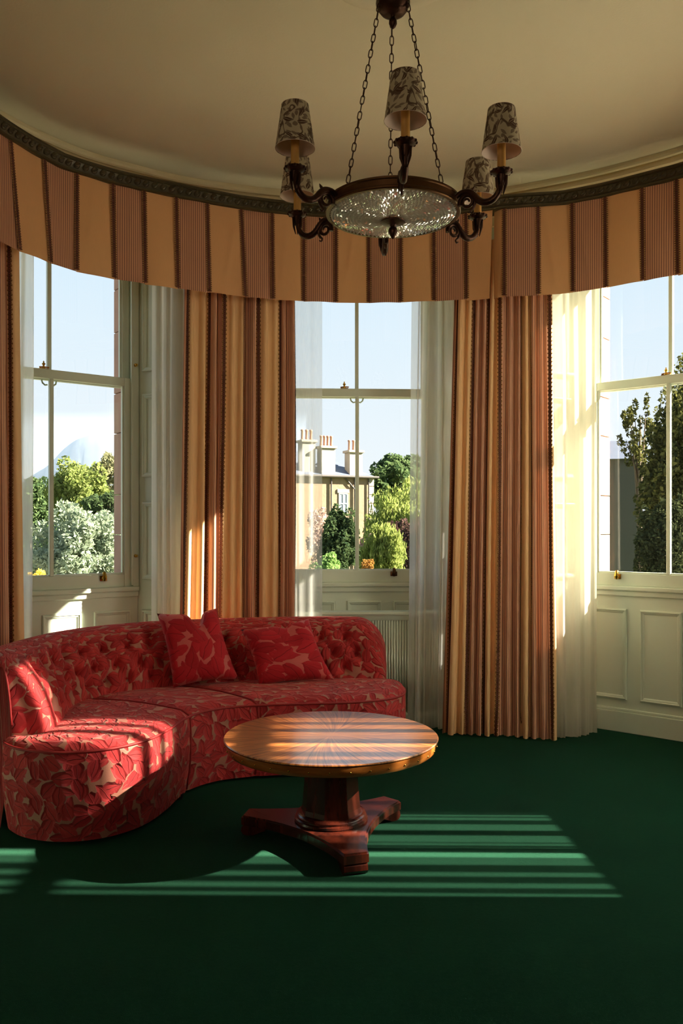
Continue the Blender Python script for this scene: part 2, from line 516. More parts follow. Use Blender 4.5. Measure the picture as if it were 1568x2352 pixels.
def mat_cutglass():
    t = NT('cut_glass')
    g = t.n('BsdfGlossy'); g.inputs['Roughness'].default_value = .06; g.inputs[0].default_value = (.95, .93, .92, 1)
    tl = t.n('BsdfTranslucent'); tl.inputs[0].default_value = (.9, .88, .86, 1)
    d = t.n('BsdfDiffuse'); d.inputs[0].default_value = (.75, .72, .70, 1)
    m0 = t.n('MixShader'); m0.inputs[0].default_value = .6
    t.link(d.outputs[0], m0.inputs[1]); t.link(tl.outputs[0], m0.inputs[2])
    m = t.n('MixShader'); m.inputs[0].default_value = .42
    t.link(m0.outputs[0], m.inputs[1]); t.link(g.outputs[0], m.inputs[2])
    return t.done(m.outputs[0])
M['cutglass'] = mat_cutglass()

def mat_leaves(name, a, b, tl=.45, scale=.9):
    t = NT(name)
    geo = t.n('NewGeometry')
    rnd = geo.outputs['Random Per Island']
    c = t.mix(rnd, a, b)
    d = t.n('BsdfDiffuse'); t.link(c, d.inputs[0])
    tr = t.n('BsdfTranslucent'); t.link(t.mix(.5, c, b), tr.inputs[0])
    m = t.n('MixShader'); m.inputs[0].default_value = tl
    t.link(d.outputs[0], m.inputs[1]); t.link(tr.outputs[0], m.inputs[2])
    return t.done(m.outputs[0])

# ------------------------------------------------------------------ plan of the bow
CORNICE = np.array([(-2.36, 2.0), (-2.33, 3.0), (-2.27, 3.9), (-2.16, 4.55), (-2.03, 4.91), (-1.87, 5.18), (-1.675, 5.42), (-1.431, 5.61),
           (-1.173, 5.78), (-.885, 5.904), (-.5, 6.02), (0, 6.09), (.5, 6.11), (.9, 6.08), (1.2, 5.99), (1.53, 5.83), (1.787, 5.68),
           (2.017, 5.51), (2.225, 5.33), (2.44, 5.05), (2.60, 4.6), (2.70, 4.0), (2.74, 3.2), (2.76, 2.4), (2.76, 2.0)])
CP = catmull(CORNICE, 420)
CN = normals2(CP)                      # left of travel = outwards (towards the garden)
WALL = CP + CN * 0.15                  # inner face of the bow wall
CEIL, HEAD, SILL = 3.95, 3.62, 1.069
H_NICHE, H_STONE = 0.62, 0.563

class Win:
    def __init__(s, c, deg):
        s.c = np.array(c); s.a = math.radians(deg)
        s.d = np.array((math.cos(s.a), math.sin(s.a))); s.n = np.array((-math.sin(s.a), math.cos(s.a)))
    def w(s, lx, ly):                   # ly > 0 is outwards
        return s.c + s.d * lx + s.n * ly
    def meet(s, lx0, side):
        """index on WALL where the splayed jamb from (lx0, 0) comes in"""
        p0 = s.w(lx0, 0); r = s.d * side * .45 - s.n
        r = r / np.linalg.norm(r); q = WALL - p0
        along = q @ r; cr = np.abs(q[:, 0] * r[1] - q[:, 1] * r[0]); cr[(along < 0) | (along > 1.3)] = 9
        return int(np.argmin(cr))
WINS = [Win((-1.984, 5.643), 36.8), Win((.122, 6.42), 2.5), Win((2.313, 5.835), -39.3), Win((3.18, 3.80), -86.0)]
for w in WINS:
    w.iL = w.meet(-H_NICHE, -1); w.iR = w.meet(H_NICHE, 1)

# ------------------------------------------------------------------ large structure
def struct(o, label):
    return tag(o, label, kind='structure')

fl = MB().box(-4.2, 4.2, -4.0, 7.2, -0.12, 0.0)
struct(fl.build('floor', M['carpet']), 'dark green fitted carpet of the bow room')
cl = MB().prism([tuple(p) for p in (WALL + CN * .45)[::6]] + [(3.4, 2.0), (3.4, -4.0), (-3.0, -4.0), (-3.0, 2.0)], CEIL, CEIL + .1)
struct(cl.build('ceiling', M['ceiling']), 'cream painted plaster ceiling')
rose = MB().lathe([(.02, -.012), (.24, -.012), (.255, -.022), (.30, -.022), (.325, -.006), (.325, 0)], 64, (.224, 3.59, CEIL), cap=True)
struct(autosmooth(rose.build('trim_1', M['ceiling'])), 'round plaster rose on the ceiling above the chandelier')

def pier(a_pts, tail):
    poly = [tuple(p) for p in a_pts] + [tuple(p) for p in tail]
    return poly
wf = MB()
# lintel over the windows + soffit slab
Lw = [tuple(p) for p in WALL[::6]] + [tuple(WALL[-1])]
Lo = [tuple(p) for p in (WALL + CN * .52)[::6]] + [tuple((WALL + CN * .52)[-1])]
for i in range(len(Lw) - 1):
    wf.prism([Lw[i], Lw[i + 1], Lo[i + 1], Lo[i]], HEAD, CEIL)
W1, W2, W3, W4 = WINS
def seg(i0, i1):
    return [tuple(WALL[i]) for i in range(i0, i1, 5)] + [tuple(WALL[i1])]
def strip_pier(inner, outer):
    """solid wall between an inner line and an outer line, sliced so every slice is convex"""
    A = resample(np.array(inner), 24); B = resample(np.array(outer), 24)
    for i in range(23):
        wf.prism([tuple(A[i]), tuple(A[i + 1]), tuple(B[i + 1]), tuple(B[i])], 0.0, HEAD)
EXT = -0.0
def jambs(w, side):
    return [tuple(w.w(side * H_NICHE, 0.0)), tuple(w.w(side * H_NICHE, .30))]
def full_pier(i0, i1, wl, wr):
    inner = seg(i0, i1)
    left = [] if wl is None else jambs(wl, 1)
    right = [] if wr is None else jambs(wr, -1)
    strip = left + right
    if wl is None: strip = [tuple(WALL[i0] + CN[i0] * .75)] + strip
    if wr is None: strip = strip + [tuple(WALL[i1] + CN[i1] * .75)]
    if wl is None: strip.insert(1, tuple(np.array(strip[-1]) + np.array((-.6, -.5))))
    return inner, strip
# piers as triangulated prisms (bmesh handles the concave plan)
def poly_prism(poly, z0, z1):
    bm = bmesh.new()
    vs = [bm.verts.new((p[0], p[1], z0)) for p in poly]
    f = bm.faces.new(vs)
    r = bmesh.ops.extrude_face_region(bm, geom=[f])
    for g in r['geom']:
        if isinstance(g, bmesh.types.BMVert): g.co.z = z1
    bmesh.ops.triangulate(bm, faces=[q for q in bm.faces if len(q.verts) > 4])
    bmesh.ops.recalc_face_normals(bm, faces=bm.faces[:])
    bm.verts.index_update()
    wf.add([tuple(v.co) for v in bm.verts], [tuple(v.index for v in q.verts) for q in bm.faces])
    bm.free()
poly_prism(seg(0, W1.iL) + [tuple(W1.w(-H_NICHE, 0)), tuple(W1.w(-H_NICHE, .3)), (-3.3, 4.6), (-3.3, 2.0)], 0, HEAD)
poly_prism(seg(W1.iR, W2.iL) + [tuple(W2.w(-H_NICHE, 0)), tuple(W2.w(-H_NICHE, .3)), tuple(W1.w(H_NICHE, .3)), tuple(W1.w(H_NICHE, 0))], 0, HEAD)
poly_prism(seg(W2.iR, W3.iL) + [tuple(W3.w(-H_NICHE, 0)), tuple(W3.w(-H_NICHE, .3)), tuple(W2.w(H_NICHE, .3)), tuple(W2.w(H_NICHE, 0))], 0, HEAD)
poly_prism(seg(W3.iR, W4.iL) + [tuple(W4.w(-H_NICHE, 0)), tuple(W4.w(-H_NICHE, .3)), tuple(W3.w(H_NICHE + .30, .3)), tuple(W3.w(H_NICHE, .05)), tuple(W3.w(H_NICHE, 0))], 0, HEAD)  # unseen outer reveal of third window flared to let more sun through
poly_prism(seg(W4.iR, len(WALL) - 1) + [(3.6, 2.0), (3.6, 2.6), tuple(W4.w(H_NICHE, .3)), tuple(W4.w(H_NICHE, 0))], 0, HEAD)
# sub-sill walls under each window, behind the panelled aprons
for w in WINS:
    wf.prism([tuple(w.w(-H_NICHE, 0.012)), tuple(w.w(H_NICHE, 0.012)), tuple(w.w(H_NICHE, .3)), tuple(w.w(-H_NICHE, .3))], 0.0, SILL - .03)
struct(wf.build('wall_front', M['paint']), 'sage painted bow wall with tall window openings')
xl, xr = float(WALL[0][0]), float(WALL[-1][0])
struct(MB().box(xl - .5, xl, -3.9, 2.0, 0, CEIL).build('wall_left', M['wallpaint']), 'plain side wall to the left of the camera')
struct(MB().box(xr, xr + .5, -3.9, 2.0, 0, CEIL).build('wall_right', M['wallpaint']), 'plain side wall to the right of the camera')
struct(MB().box(xl, xr, -3.9, -3.5, 0, CEIL).build('wall_back', M['wallpaint']), 'plain wall behind the camera')

# cornice
prof = [(.15, 3.74), (.13, 3.745), (.125, 3.79), (.106, 3.792), (.104, 3.815), (.090, 3.818), (.088, 3.840), (.070, 3.843), (.068, 3.862), (.046, 3.866),
        (.040, 3.888), (.024, 3.896), (.018, 3.915), (.018, 3.944), (-.012, 3.946), (-.014, 3.922), (-.026, 3.912), (-.042, 3.918), (-.050, 3.930), (-.052, 3.9499)]
struct(autosmooth(sweep('trim_2', CP[::2], prof, M['cornice']), 22), 'moulded cream plaster cornice following the bow')

# ------------------------------------------------------------------ windows
def panel_frame(mb, x0, x1, z0, z1, y, s=1.0):
    """raised and stepped panel moulding on a board whose face is at y (room side is -y)"""
    prof = [(0, 0), (.004, -.010 * s), (.012, -.012 * s), (.016, -.007 * s), (.024, -.006 * s), (.032, -.001 * s), (.034, .006 * s)]
    v, f = [], []
    n = len(prof)
    for (o, d) in prof:
        v += [(x0 + o, y + d, z0 + o), (x1 - o, y + d, z0 + o), (x1 - o, y + d, z1 - o), (x0 + o, y + d, z1 - o)]
    for i in range(n - 1):
        for k in range(4):
            k2 = (k + 1) % 4
            f.append((i*4+k, i*4+k2, (i+1)*4+k2, (i+1)*4+k))
    mb.add(v, f)
    return mb

def make_window(idx, w, offs, pw, gap, catch_x, lift_x, label):
    root = empty('window_%d' % idx, (w.c[0], w.c[1], 0), w.a)
    struct(root, label)
    P = M['paint']
    # frame: pulley stiles, parting beads, head
    fr = MB()
    for s in (-1, 1):
        a, b = sorted((s * .575, s * H_NICHE)); fr.bbox(a, b, -.03, .13, SILL, HEAD, .003)
        a, b = sorted((s * .560, s * .578)); fr.bbox(a, b, -.036, -.016, SILL + .01, HEAD - .03, .004)
    fr.bbox(-.575, .575, -.03, .13, HEAD - .03, HEAD, .003)
    fr.build('window_frame', P, root)
    # sashes
    def sash(name, y0, y1, z0, z1, rb, rt):
        m = MB()
        hw, st = .572, .055
        m.bbox(-hw, -hw + st, y0, y1, z0, z1, .003); m.bbox(hw - st, hw, y0, y1, z0, z1, .003)
        m.bbox(-hw + st, hw - st, y0, y1, z0, z0 + rb, .003); m.bbox(-hw + st, hw - st, y0, y1, z1 - rt, z1, .003)
        m.bbox(-.014, .014, y0 + .003, y1 - .003, z0 + rb, z1 - rt, .004)
        # putty bead round the glass
        for s in (-1, 1):
            a, b = sorted((s * (hw - st), s * (hw - st - .012)))
            m.box(a, b, y0 + .012, y1 - .004, z0 + rb, z1 - rt)
        m.box(-hw + st, hw - st, y0 + .012, y1 - .004, z0 + rb, z0 + rb + .012)
        o = m.build(name, P, root)
        ym = (y0 + y1) / 2
        for a, b in ((-hw + st, -.012), (.012, hw - st)):
            MB().box(a, b, ym - .0015, ym + .0015, z0 + rb, z1 - rt).build('pane', M['glass'], o)
        return o
    sash('lower_sash', -.012, .030, SILL, 2.574, .090, .062)
    up = sash('upper_sash', .036, .078, 2.508, HEAD - .03, .060, .07)
    # little hooked horns under the meeting rail
    for s in (-1, 1):
        pts = [(s * .05, .055, 2.508), (s * .045, .05, 2.488), (s * .028, .05, 2.474), (s * .012, .05, 2.478)]
        MB().tube(pts, .006, 8).build('sash_horn', P, up, True)
    # hardware
    ct = MB(); ct.box(catch_x - .03, catch_x + .03, -.006, .02, 2.574, 2.580)
    ct.lathe([(.012, 0), (.012, .006), (.006, .012), (.007, .022), (.013, .030), (.009, .036), (.004, .040), (.006, .046), (.001, .052)], 14, (catch_x, .008, 2.580))
    ct.tube([(catch_x - .03, .006, 2.586), (catch_x, .006, 2.590), (catch_x + .035, .004, 2.588)], .005, 8)
    autosmooth(ct.build('sash_catch', M['brass'], root))
    lf = MB(); lf.bbox(lift_x - .026, lift_x + .026, -.017, -.011, SILL + .048, SILL + .084, .002)
    lf.tube([(lift_x, -.016, SILL + .062), (lift_x, -.034, SILL + .058), (lift_x, -.042, SILL + .072), (lift_x, -.036, SILL + .092), (lift_x, -.026, SILL + .108)], [.016, .013, .013, .014, .011], 10)
    autosmooth(lf.build('sash_lift', M['brass'] if idx != 2 else M['darkbrass'], root))
    for zz in (1.29, 2.67):
        k = MB().lathe([(.012, 0), (.012, .003), (.005, .006), (.005, .012), (.011, .018), (.009, .024), (.001, .027)], 12)
        v = [(.592 - 0 * p[2], -.03 - p[2], zz + p[1]) for p in k.v]
        v = [(.592 + k.v[i][0], -.03 - k.v[i][2], zz + k.v[i][1]) for i in range(len(k.v))]
        autosmooth(build('stop_knob', v, k.f, M['brass'], root))
    # sill board and apron
    sb = MB(); sb.bbox(-H_NICHE, H_NICHE, -.045, .03, SILL - .034, SILL, .008)
    sb.bbox(-H_NICHE, H_NICHE, -.026, .02, SILL - .075, SILL - .034, .008)
    sb.build('sill', P, root)
    ap = MB(); ap.box(-H_NICHE, H_NICHE, -.006, .012, .0, SILL - .07)
    apo = ap.build('apron', P, root)
    n = 3
    for k in range(n):
        c = offs + (k - 1) * (pw + gap)
        a, b = max(c - pw / 2, -H_NICHE + .02), min(c + pw / 2, H_NICHE - .02)
        if idx == 2: z0, z1 = .70, .925
        else: z0, z1 = .235, .90
        panel_frame(MB(), a, b, z0, z1, -.006, 1.3).build('panel', P, apo)
    # baseboard
    bb = MB(); bb.bbox(-H_NICHE, H_NICHE, -.028, 0, 0, .15, .004); bb.bbox(-H_NICHE, H_NICHE, -.022, 0, .148, .172, .007)
    bb.build('baseboard', P, root)
    # splayed shutter cases
    for s, i in ((-1, w.iL), (1, w.iR)):
        q = WALL[i] - w.c; qx, qy = float(q @ w.d), float(q @ w.n)
        p0 = Vector((s * H_NICHE, -.03, 0)); p1 = Vector((qx, qy, 0))
        d = (p1 - p0); L = d.length; d.normalize()
        m = MB()
        base = Matrix((( d.x * 1, 0, 0, p0.x), (d.y, 0, 0, p0.y), (0, 0, 1, 0), (0, 0, 0, 1)))
        nrm = Vector((-d.y, d.x, 0)) * (1 if s < 0 else -1)
        if nrm.x * s > 0: nrm = -nrm
        for z0, z1 in ((.235, .90), (1.12, 1.68), (1.86, 2.46), (2.62, 3.38)):
            mm = panel_frame(MB(), .035, max(L - .02, .12), z0, z1, 0, 1.3)
            f = mm.f
            vv = [tuple(p0 + d * p[0] + nrm * (-p[1] + .002) + Vector((0, 0, p[2]))) for p in mm.v]
            m.add(vv, f)
        m.build('shutter_panels', P, root)
    # outside: dressed stone jambs and sill
    for s in (-1, 1):
        zs = 1.02; k = 0
        hts = [.42, .30, .46, .30, .46, .32, .40, .46]
        for h in hts:
            if zs >= HEAD + .05: break
            a, b = sorted((s * H_STONE, s * (H_STONE + .12)))
            dep = (.12 if zs > 2.9 else .33) if (idx == 3 and s > 0) else (.31 if idx == 1 else .36)
            MB().bbox(a, b, .09, dep, zs + .003, min(zs + h, HEAD + .1) - .003, .004).build('stone', M['stone'], root)
            zs += h
    sv = MB()
    for s in (-1, 1):
        sv.add([(s * .50, .08, 1.05), (s * .62, .08, 1.05), (s * .62, .42, 1.0), (s * .50, .42, 1.0),
                (s * .54, .08, 1.11), (s * .62, .08, 1.16), (s * .62, .42, 1.11), (s * .545, .42, 1.06)],
               [(0, 3, 2, 1), (4, 5, 6, 7), (0, 1, 5, 4), (1, 2, 6, 5), (2, 3, 7, 6), (3, 0, 4, 7)])
    sv.box(-.62, .62, .08, .42, .90, 1.05)
    sv.build('stone_sill', M['stone'], root)
    return root
make_window(1, W1, .068, .270, .09, -.05, .36, 'sage sash window with view of the hazy hill')
make_window(2, W2, .055, .270, .09, -.10, .285, 'middle sash window with view of the stone house')
make_window(3, W3, -.053, .293, .094, -.02, -.36, 'sash window with dark trees outside and sunlit voile beside it')
make_window(4, W4, 0.0, .270, .09, 0, 0, 'sash window out of view that lets the sun in')

# ------------------------------------------------------------------ radiator cover under the middle window
rc = empty('radiator_cover', tuple(W2.w(0.05, -.10)) + (0,), W2.a)
tag(rc, 'bow-fronted sage radiator cover with moulded shelf and reeded front under middle window', 'radiator cover')
bow = [(-.80 + 1.6 * i / 24, -.13 - .05 * math.cos((i / 24 - .5) * PI)) for i in range(25)]
def bow_prof(name, prof, mat):
    P = np.array(bow); N = normals2(P); v = []
    for i, p in enumerate(P):
        for o, z in prof: v.append((p[0] + N[i][0] * o, p[1] + N[i][1] * o, z))
    return build(name, v, grid_faces(len(P), len(prof)), mat, rc)
autosmooth(bow_prof('shelf', [(.09, .80), (.02, .80), (.012, .812), (.005, .835), (-.012, .84), (-.018, .852), (-.012, .866), (.09, .868)], M['paint']))
pv = MB()
for i in range(80):
    x = -.80 + .0203 * i
    y = -.13 - .05 * math.cos(((x + .8) / 1.6 - .5) * PI)
    pv.lathe([(.0085, .10), (.0085, .80)], 8, (x, y + .028, 0))
o = pv.build('reeds', M['paint'], rc, True); o['kind'] = 'stuff'
bow_prof('front_board', [(.036, .0), (.036, .80)], M['paint'])
autosmooth(bow_prof('plinth', [(.03, .0), (.0, .0), (.0, .09), (.012, .105), (.035, .105)], M['paint']))

# ------------------------------------------------------------------ valance and pelmet
VAL = [(-2.05, 2.6), (-2.04, 3.3), (-2.02, 3.9), (-1.98, 4.35), (-1.915, 4.63), (-1.83, 4.86), (-1.76, 5.0), (-1.70, 5.10), (-1.49, 5.29), (-1.29, 5.42), (-1.07, 5.54), (-.875, 5.64), (-.66, 5.74), (-.26, 5.85), (.205, 5.884),
       (.669, 5.84), (1.0, 5.765), (1.16, 5.71), (1.48, 5.655), (1.587, 5.61), (1.763, 5.51), (1.957, 5.364), (2.155, 5.207), (2.33, 5.0), (2.44, 4.6), (2.48, 4.1), (2.50, 3.4), (2.51, 2.6)]
VP = catmull(VAL, 900)
VN = normals2(VP)
VU = (VP[:, 0] / VP[:, 1]) * F_PX + 784
VL = np.r_[0, np.cumsum(np.linalg.norm(np.diff(VP, axis=0), axis=1))]
imid = int(np.argmin(np.abs(VU - 784) + 1e3 * (VP[:, 1] < 4)))
def v_at(xpx):
    """length along the valance at a column of the photograph (only the part in front)"""
    ok = (VP[:, 1] > 4.3); idx = np.where(ok)[0]
    return float(np.interp(xpx, VU[idx], VL[idx]))
tops = [22, 100, 175, 258, 330, 404, 475, 553, 624, 697, 771, 846, 920, 996, 1070, 1158, 1235, 1314, 1390, 1475, 1554]
bots = [44, 115, 175, 262, 333, 408, 480, 563, 626, 697, 771, 847, 920, 997, 1071, 1158, 1236, 1316, 1392, 1477, 1557]
sT = [v_at(x) for x in tops]; sB = [v_at(x) for x in bots]
while sT[0] > .3: sT.insert(0, sT[0] - PANEL_W); sB.insert(0, sB[0] - PANEL_W)
nleft = len(sT) - len(tops)
while sT[-1] < VL[-1] - .3: sT.append(sT[-1] + PANEL_W); sB.append(sB[-1] + PANEL_W)
def v_pt(s, off=0.0):
    x = np.interp(s, VL, VP[:, 0]); y = np.interp(s, VL, VP[:, 1])
    nx = np.interp(s, VL, VN[:, 0]); ny = np.interp(s, VL, VN[:, 1])
    return x + nx * off, y + ny * off
ZB, ZT = 3.10, 3.705
val = empty('valance', (0.2, 5.884, ZB))
tag(val, 'deep curved pelmet valance of alternating gold and striped cloth panels above the windows', 'valance')
VO = (0.2, 5.884, ZB)
def cloth_panel(name, a0, a1, b0, b1, mat, z_drop=0.0, fold=None, bend=(0, 0)):
    nu, nz = 21, 16; v, uv = [], []
    ph = random.random() * 6; amp = random.uniform(.004, .012); cr = random.uniform(-1, 1); c0 = random.uniform(.3, .7)
    for i in range(nu):
        for j in range(nz):
            t = i / (nu - 1); q = j / (nz - 1)
            s = (b0 + (b1 - b0) * t) * (1 - q) + (a0 + (a1 - a0) * t) * q
            off = -amp * math.sin(PI * t) * (1 - .7 * q) + .004 * math.sin(5 * t + ph + 2.5 * q)
            dcr = (t - c0) - .55 * cr * (q - .5)
            off -= .007 * math.exp(-(dcr / .07) ** 2) * math.sin(PI * min(1, q * 1.1)) * abs(cr)
            off += bend[0] * (1 - t) ** 3 + bend[1] * t ** 3
            x, y = v_pt(s, off)
            z = ZB + (ZT - ZB) * q - (1 - q) * z_drop
            v.append((x - VO[0], y - VO[1], z - VO[2])); uv.append((s, z))
    return build(name, v, grid_faces(nu, nz), mat, val, True, uvs=uv)
def ribbon(pairs, parent, name='braid', pitch=.0145, width=.040):
    """toothed trimming: pairs = list of (centre, side unit, normal unit) rows from bottom to top"""
    v, uv = [], []; n = len(pairs); L = 0
    for i, (c, sd, nm) in enumerate(pairs):
        if i: L += (Vector(c) - Vector(pairs[i-1][0])).length
        w = width * (.5 if i % 2 else .30)
        for k in (-w, -.25 * width, .25 * width, w):
            lift = .004 if abs(k) < .3 * width else .0015
            v.append(tuple(Vector(c) + Vector(sd) * k + Vector(nm) * lift)); uv.append((k / width + .5, L))
    return build(name, v, grid_faces(n, 4), M['braid'], parent, False, uvs=uv)
slit_k = nleft + tops.index(1070)
for k in range(len(sT) - 1):
    plain = ((k - nleft) % 2 == 0)
    m = M['cur_plain'] if plain else M['cur_stripe']
    nm = 'plain_panel' if plain else 'striped_panel'
    if k == slit_k:                     # inverted pleat with a dark opening
        mT = sT[k] + (sT[k+1] - sT[k]) * .70; mB = sB[k] + (sB[k+1] - sB[k]) * .62
        cloth_panel(nm, sT[k], mT, sB[k], mB, m, .012, bend=(0, -.016))
        cloth_panel(nm, mT + .003, sT[k+1], mB + .022, sB[k+1], m, .006, bend=(.03, 0))
    else:
        cloth_panel(nm, sT[k], sT[k+1], sB[k], sB[k+1], m, random.uniform(0, .008))
NB = 84
for a, b in zip(sT, sB):
    rows = []
    for j in range(NB):
        q = j / (NB - 1); s = b + (a - b) * q
        x, y = v_pt(s, -.007); x2, y2 = v_pt(s + .01, -.007)
        sd = Vector((x2 - x, y2 - y, 0)).normalized(); nn = Vector((sd.y, -sd.x, 0))
        rows.append(((x - VO[0], y - VO[1], ZB + .002 + (ZT - ZB - .004) * q - VO[2]), sd, nn))
    ribbon(rows, val)
# carved moulding along the top
vp = VP[::6]
rail = sweep('pelmet_moulding', vp - np.array(VO[:2]), [(.10, .602), (-.012, .602), (-.02, .606), (-.02, .618), (-.012, .622), (-.02, .632), (-.03, .650), (-.034, .664), (-.028, .672), (-.036, .680), (-.036, .690), (.10, .690)], M['pelmet'], val)
autosmooth(rail, 40)
lm = MB().sphere((0, 0, 0), 1.0, 8, 5, (.021, .012, .026)).tube([(-.016, -.008, -.022), (0, -.013, -.012), (.014, -.008, .016)], [.003, .006, .003], 5)
leaf_me = None
s = v_at(0) - .35
while s < v_at(1568) + .25:
    x, y = v_pt(s, -.028); x2, y2 = v_pt(s + .01, -.028)
    if leaf_me is None:
        lo = lm.build('carved_leaf', M['pelmet'], rail, True); leaf_me = lo
    else:
        lo = leaf_me.copy(); COL.objects.link(lo)
    lo.location = (x - VO[0], y - VO[1], .648)
    lo.rotation_euler = (0, .5 if int(s * 1000) % 2 else .35, math.atan2(y2 - y, x2 - x))
    s += .058

# ------------------------------------------------------------------ drapes and sheers
class Cloth:
    def __init__(s, bot, top, nf, amp, z0, z1, seed, omega=.30, grow=.35):
        s.bot, s.top = catmull(bot, 200), catmull(top, 200)
        s.nf, s.amp, s.z0, s.z1, s.seed, s.om, s.grow = nf, amp, z0, z1, seed, omega, grow
    def at(s, p, q):
        """p along 0..1, q height 0 (floor) .. 1"""
        P = s.bot * (1 - q) + s.top * q
        i = np.clip(p, 0, 1) * 199
        x = np.interp(i, np.arange(200), P[:, 0]); y = np.interp(i, np.arange(200), P[:, 1])
        d = P[-1] - P[0]; d = d / np.linalg.norm(d)
        i0 = np.clip(i - 6, 0, 199); i1 = np.clip(i + 6, 0, 199)
        tx = np.interp(i1, np.arange(200), P[:, 0]) - np.interp(i0, np.arange(200), P[:, 0])
        ty = np.interp(i1, np.arange(200), P[:, 1]) - np.interp(i0, np.arange(200), P[:, 1])
        l = math.hypot(tx, ty) + 1e-9; tx, ty = tx / l, ty / l
        sd = s.seed
        ph = 2 * PI * s.nf * p + .9 * math.sin(4.1 * p * PI + sd) + .35 * math.sin(1.7 * q * PI + sd + 7 * p)
        am = s.amp * (1 - s.grow * q) * (.75 + .35 * math.sin(sd * 3 + p * 17))
        n = am * (math.sin(ph) + .28 * math.sin(2 * ph + sd) + .12 * math.sin(.5 * ph + sd))
        t = -s.om * am * math.sin(2 * ph + .4)
        if q < .06: n += (.06 - q) * .15 * math.sin(3 * ph + sd)
        return (x + tx * t - ty * n, y + ty * t + tx * n, s.z0 + (s.z1 - s.z0) * q)
    def mesh(s, name, mat, parent=None, nu=None, nz=26, u0=0.0):
        nu = nu or int(s.nf * 16) + 1
        v, uv = [], []
        rows = [[s.at(i / (nu - 1), j / (nz - 1)) for j in range(nz)] for i in range(nu)]
        mid = [Vector(r[nz // 2]) for r in rows]
        U = [u0]
        for a, b in zip(mid, mid[1:]): U.append(U[-1] + (b - a).length)
        for i in range(nu):
            for j in range(nz):
                v.append(rows[i][j]); uv.append((U[i], rows[i][j][2]))
        s.U = U; s.nu = nu
        o = build(name, v, grid_faces(nu, nz), mat, parent, True, uvs=uv)
        return o
    def braid(s, uval, parent, width=.036):
        p = float(np.interp(uval, s.U, np.linspace(0, 1, s.nu)))
        n = int((s.z1 - s.z0) / .0145); rows = []
        for j in range(n):
            q = j / (n - 1)
            c = Vector(s.at(p, q)); e = .004
            a = Vector(s.at(max(p - e, 0), q)); b = Vector(s.at(min(p + e, 1), q))
            sd = (b - a); sd.z = 0
            if sd.length < 1e-6: sd = Vector((1, 0, 0))
            sd.normalize(); nm = Vector((sd.y, -sd.x, 0))
            rows.append((c + nm * .003, sd, nm))
        return ribbon(rows, parent, width=width)

def drape(bot, top, nf, amp, seed, label, u0=0.0, z0=.012, z1=3.55):
    c = Cloth(bot, top, nf, amp, z0, z1, seed)
    o = c.mesh('curtain', M['cur_both_lit'], None, u0=u0)
    tag(o, label, 'curtain', 'full length striped curtains')
    k = math.ceil((u0 + .02) / PANEL_W)
    while k * PANEL_W < c.U[-1] - .01:
        c.braid(k * PANEL_W, o); k += 1
    return o
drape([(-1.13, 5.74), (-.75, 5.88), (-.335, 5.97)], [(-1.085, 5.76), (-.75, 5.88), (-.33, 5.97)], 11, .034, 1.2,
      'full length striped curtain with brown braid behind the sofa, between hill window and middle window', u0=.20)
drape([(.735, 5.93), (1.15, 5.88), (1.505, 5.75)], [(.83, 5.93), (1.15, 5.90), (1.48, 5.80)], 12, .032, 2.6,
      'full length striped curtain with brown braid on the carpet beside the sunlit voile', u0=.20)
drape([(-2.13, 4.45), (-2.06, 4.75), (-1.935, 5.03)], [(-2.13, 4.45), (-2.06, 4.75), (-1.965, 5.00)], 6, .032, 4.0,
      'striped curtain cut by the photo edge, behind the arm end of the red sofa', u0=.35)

def sheer(bot, top, nf, amp, seed, label, mat, z0=.015, z1=3.5, om=.2):
    c = Cloth(bot, top, nf, amp, z0, z1, seed, om)
    o = c.mesh('sheer_curtain', mat, None, nz=22)
    tag(o, label, 'sheer curtain', 'white voile sheers')
    return o
sheer([(-2.10, 5.06), (-1.965, 5.25)], [(-2.08, 5.08), (-1.95, 5.24)], 3, .018, .4, 'narrow white voile sheer beside the striped curtain cut by the photo edge', M['sheer_dense'])
sheer([(-1.33, 5.78), (-1.06, 5.90)], [(-1.325, 5.78), (-1.06, 5.90)], 4, .020, 1.9, 'white voile sheer between hill window and striped curtain', M['sheer_dense'])
sheer([(-.42, 6.03), (-.143, 6.07)], [(-.42, 6.03), (-.141, 6.07)], 1.4, .012, 2.7, 'thin flat voile sheer over the middle window, house chimney seen through it', M['sheer_thin'])
sheer([(.49, 6.12), (.62, 6.10), (.80, 6.04)], [(.525, 6.12), (.66, 6.10), (.84, 6.04)], 3.5, .030, 3.3, 'gathered voile sheer between middle window and long striped curtain', M['sheer'])
sheer([(1.49, 5.82), (1.60, 5.81), (1.70, 5.86), (1.83, 5.965)], [(1.47, 5.86), (1.60, 5.84), (1.70, 5.89), (1.84, 5.985)], 3.8, .020, 5.1, 'sunlit white voile sheer touching the carpet next to the panelled wall', M['sheer_lit'])

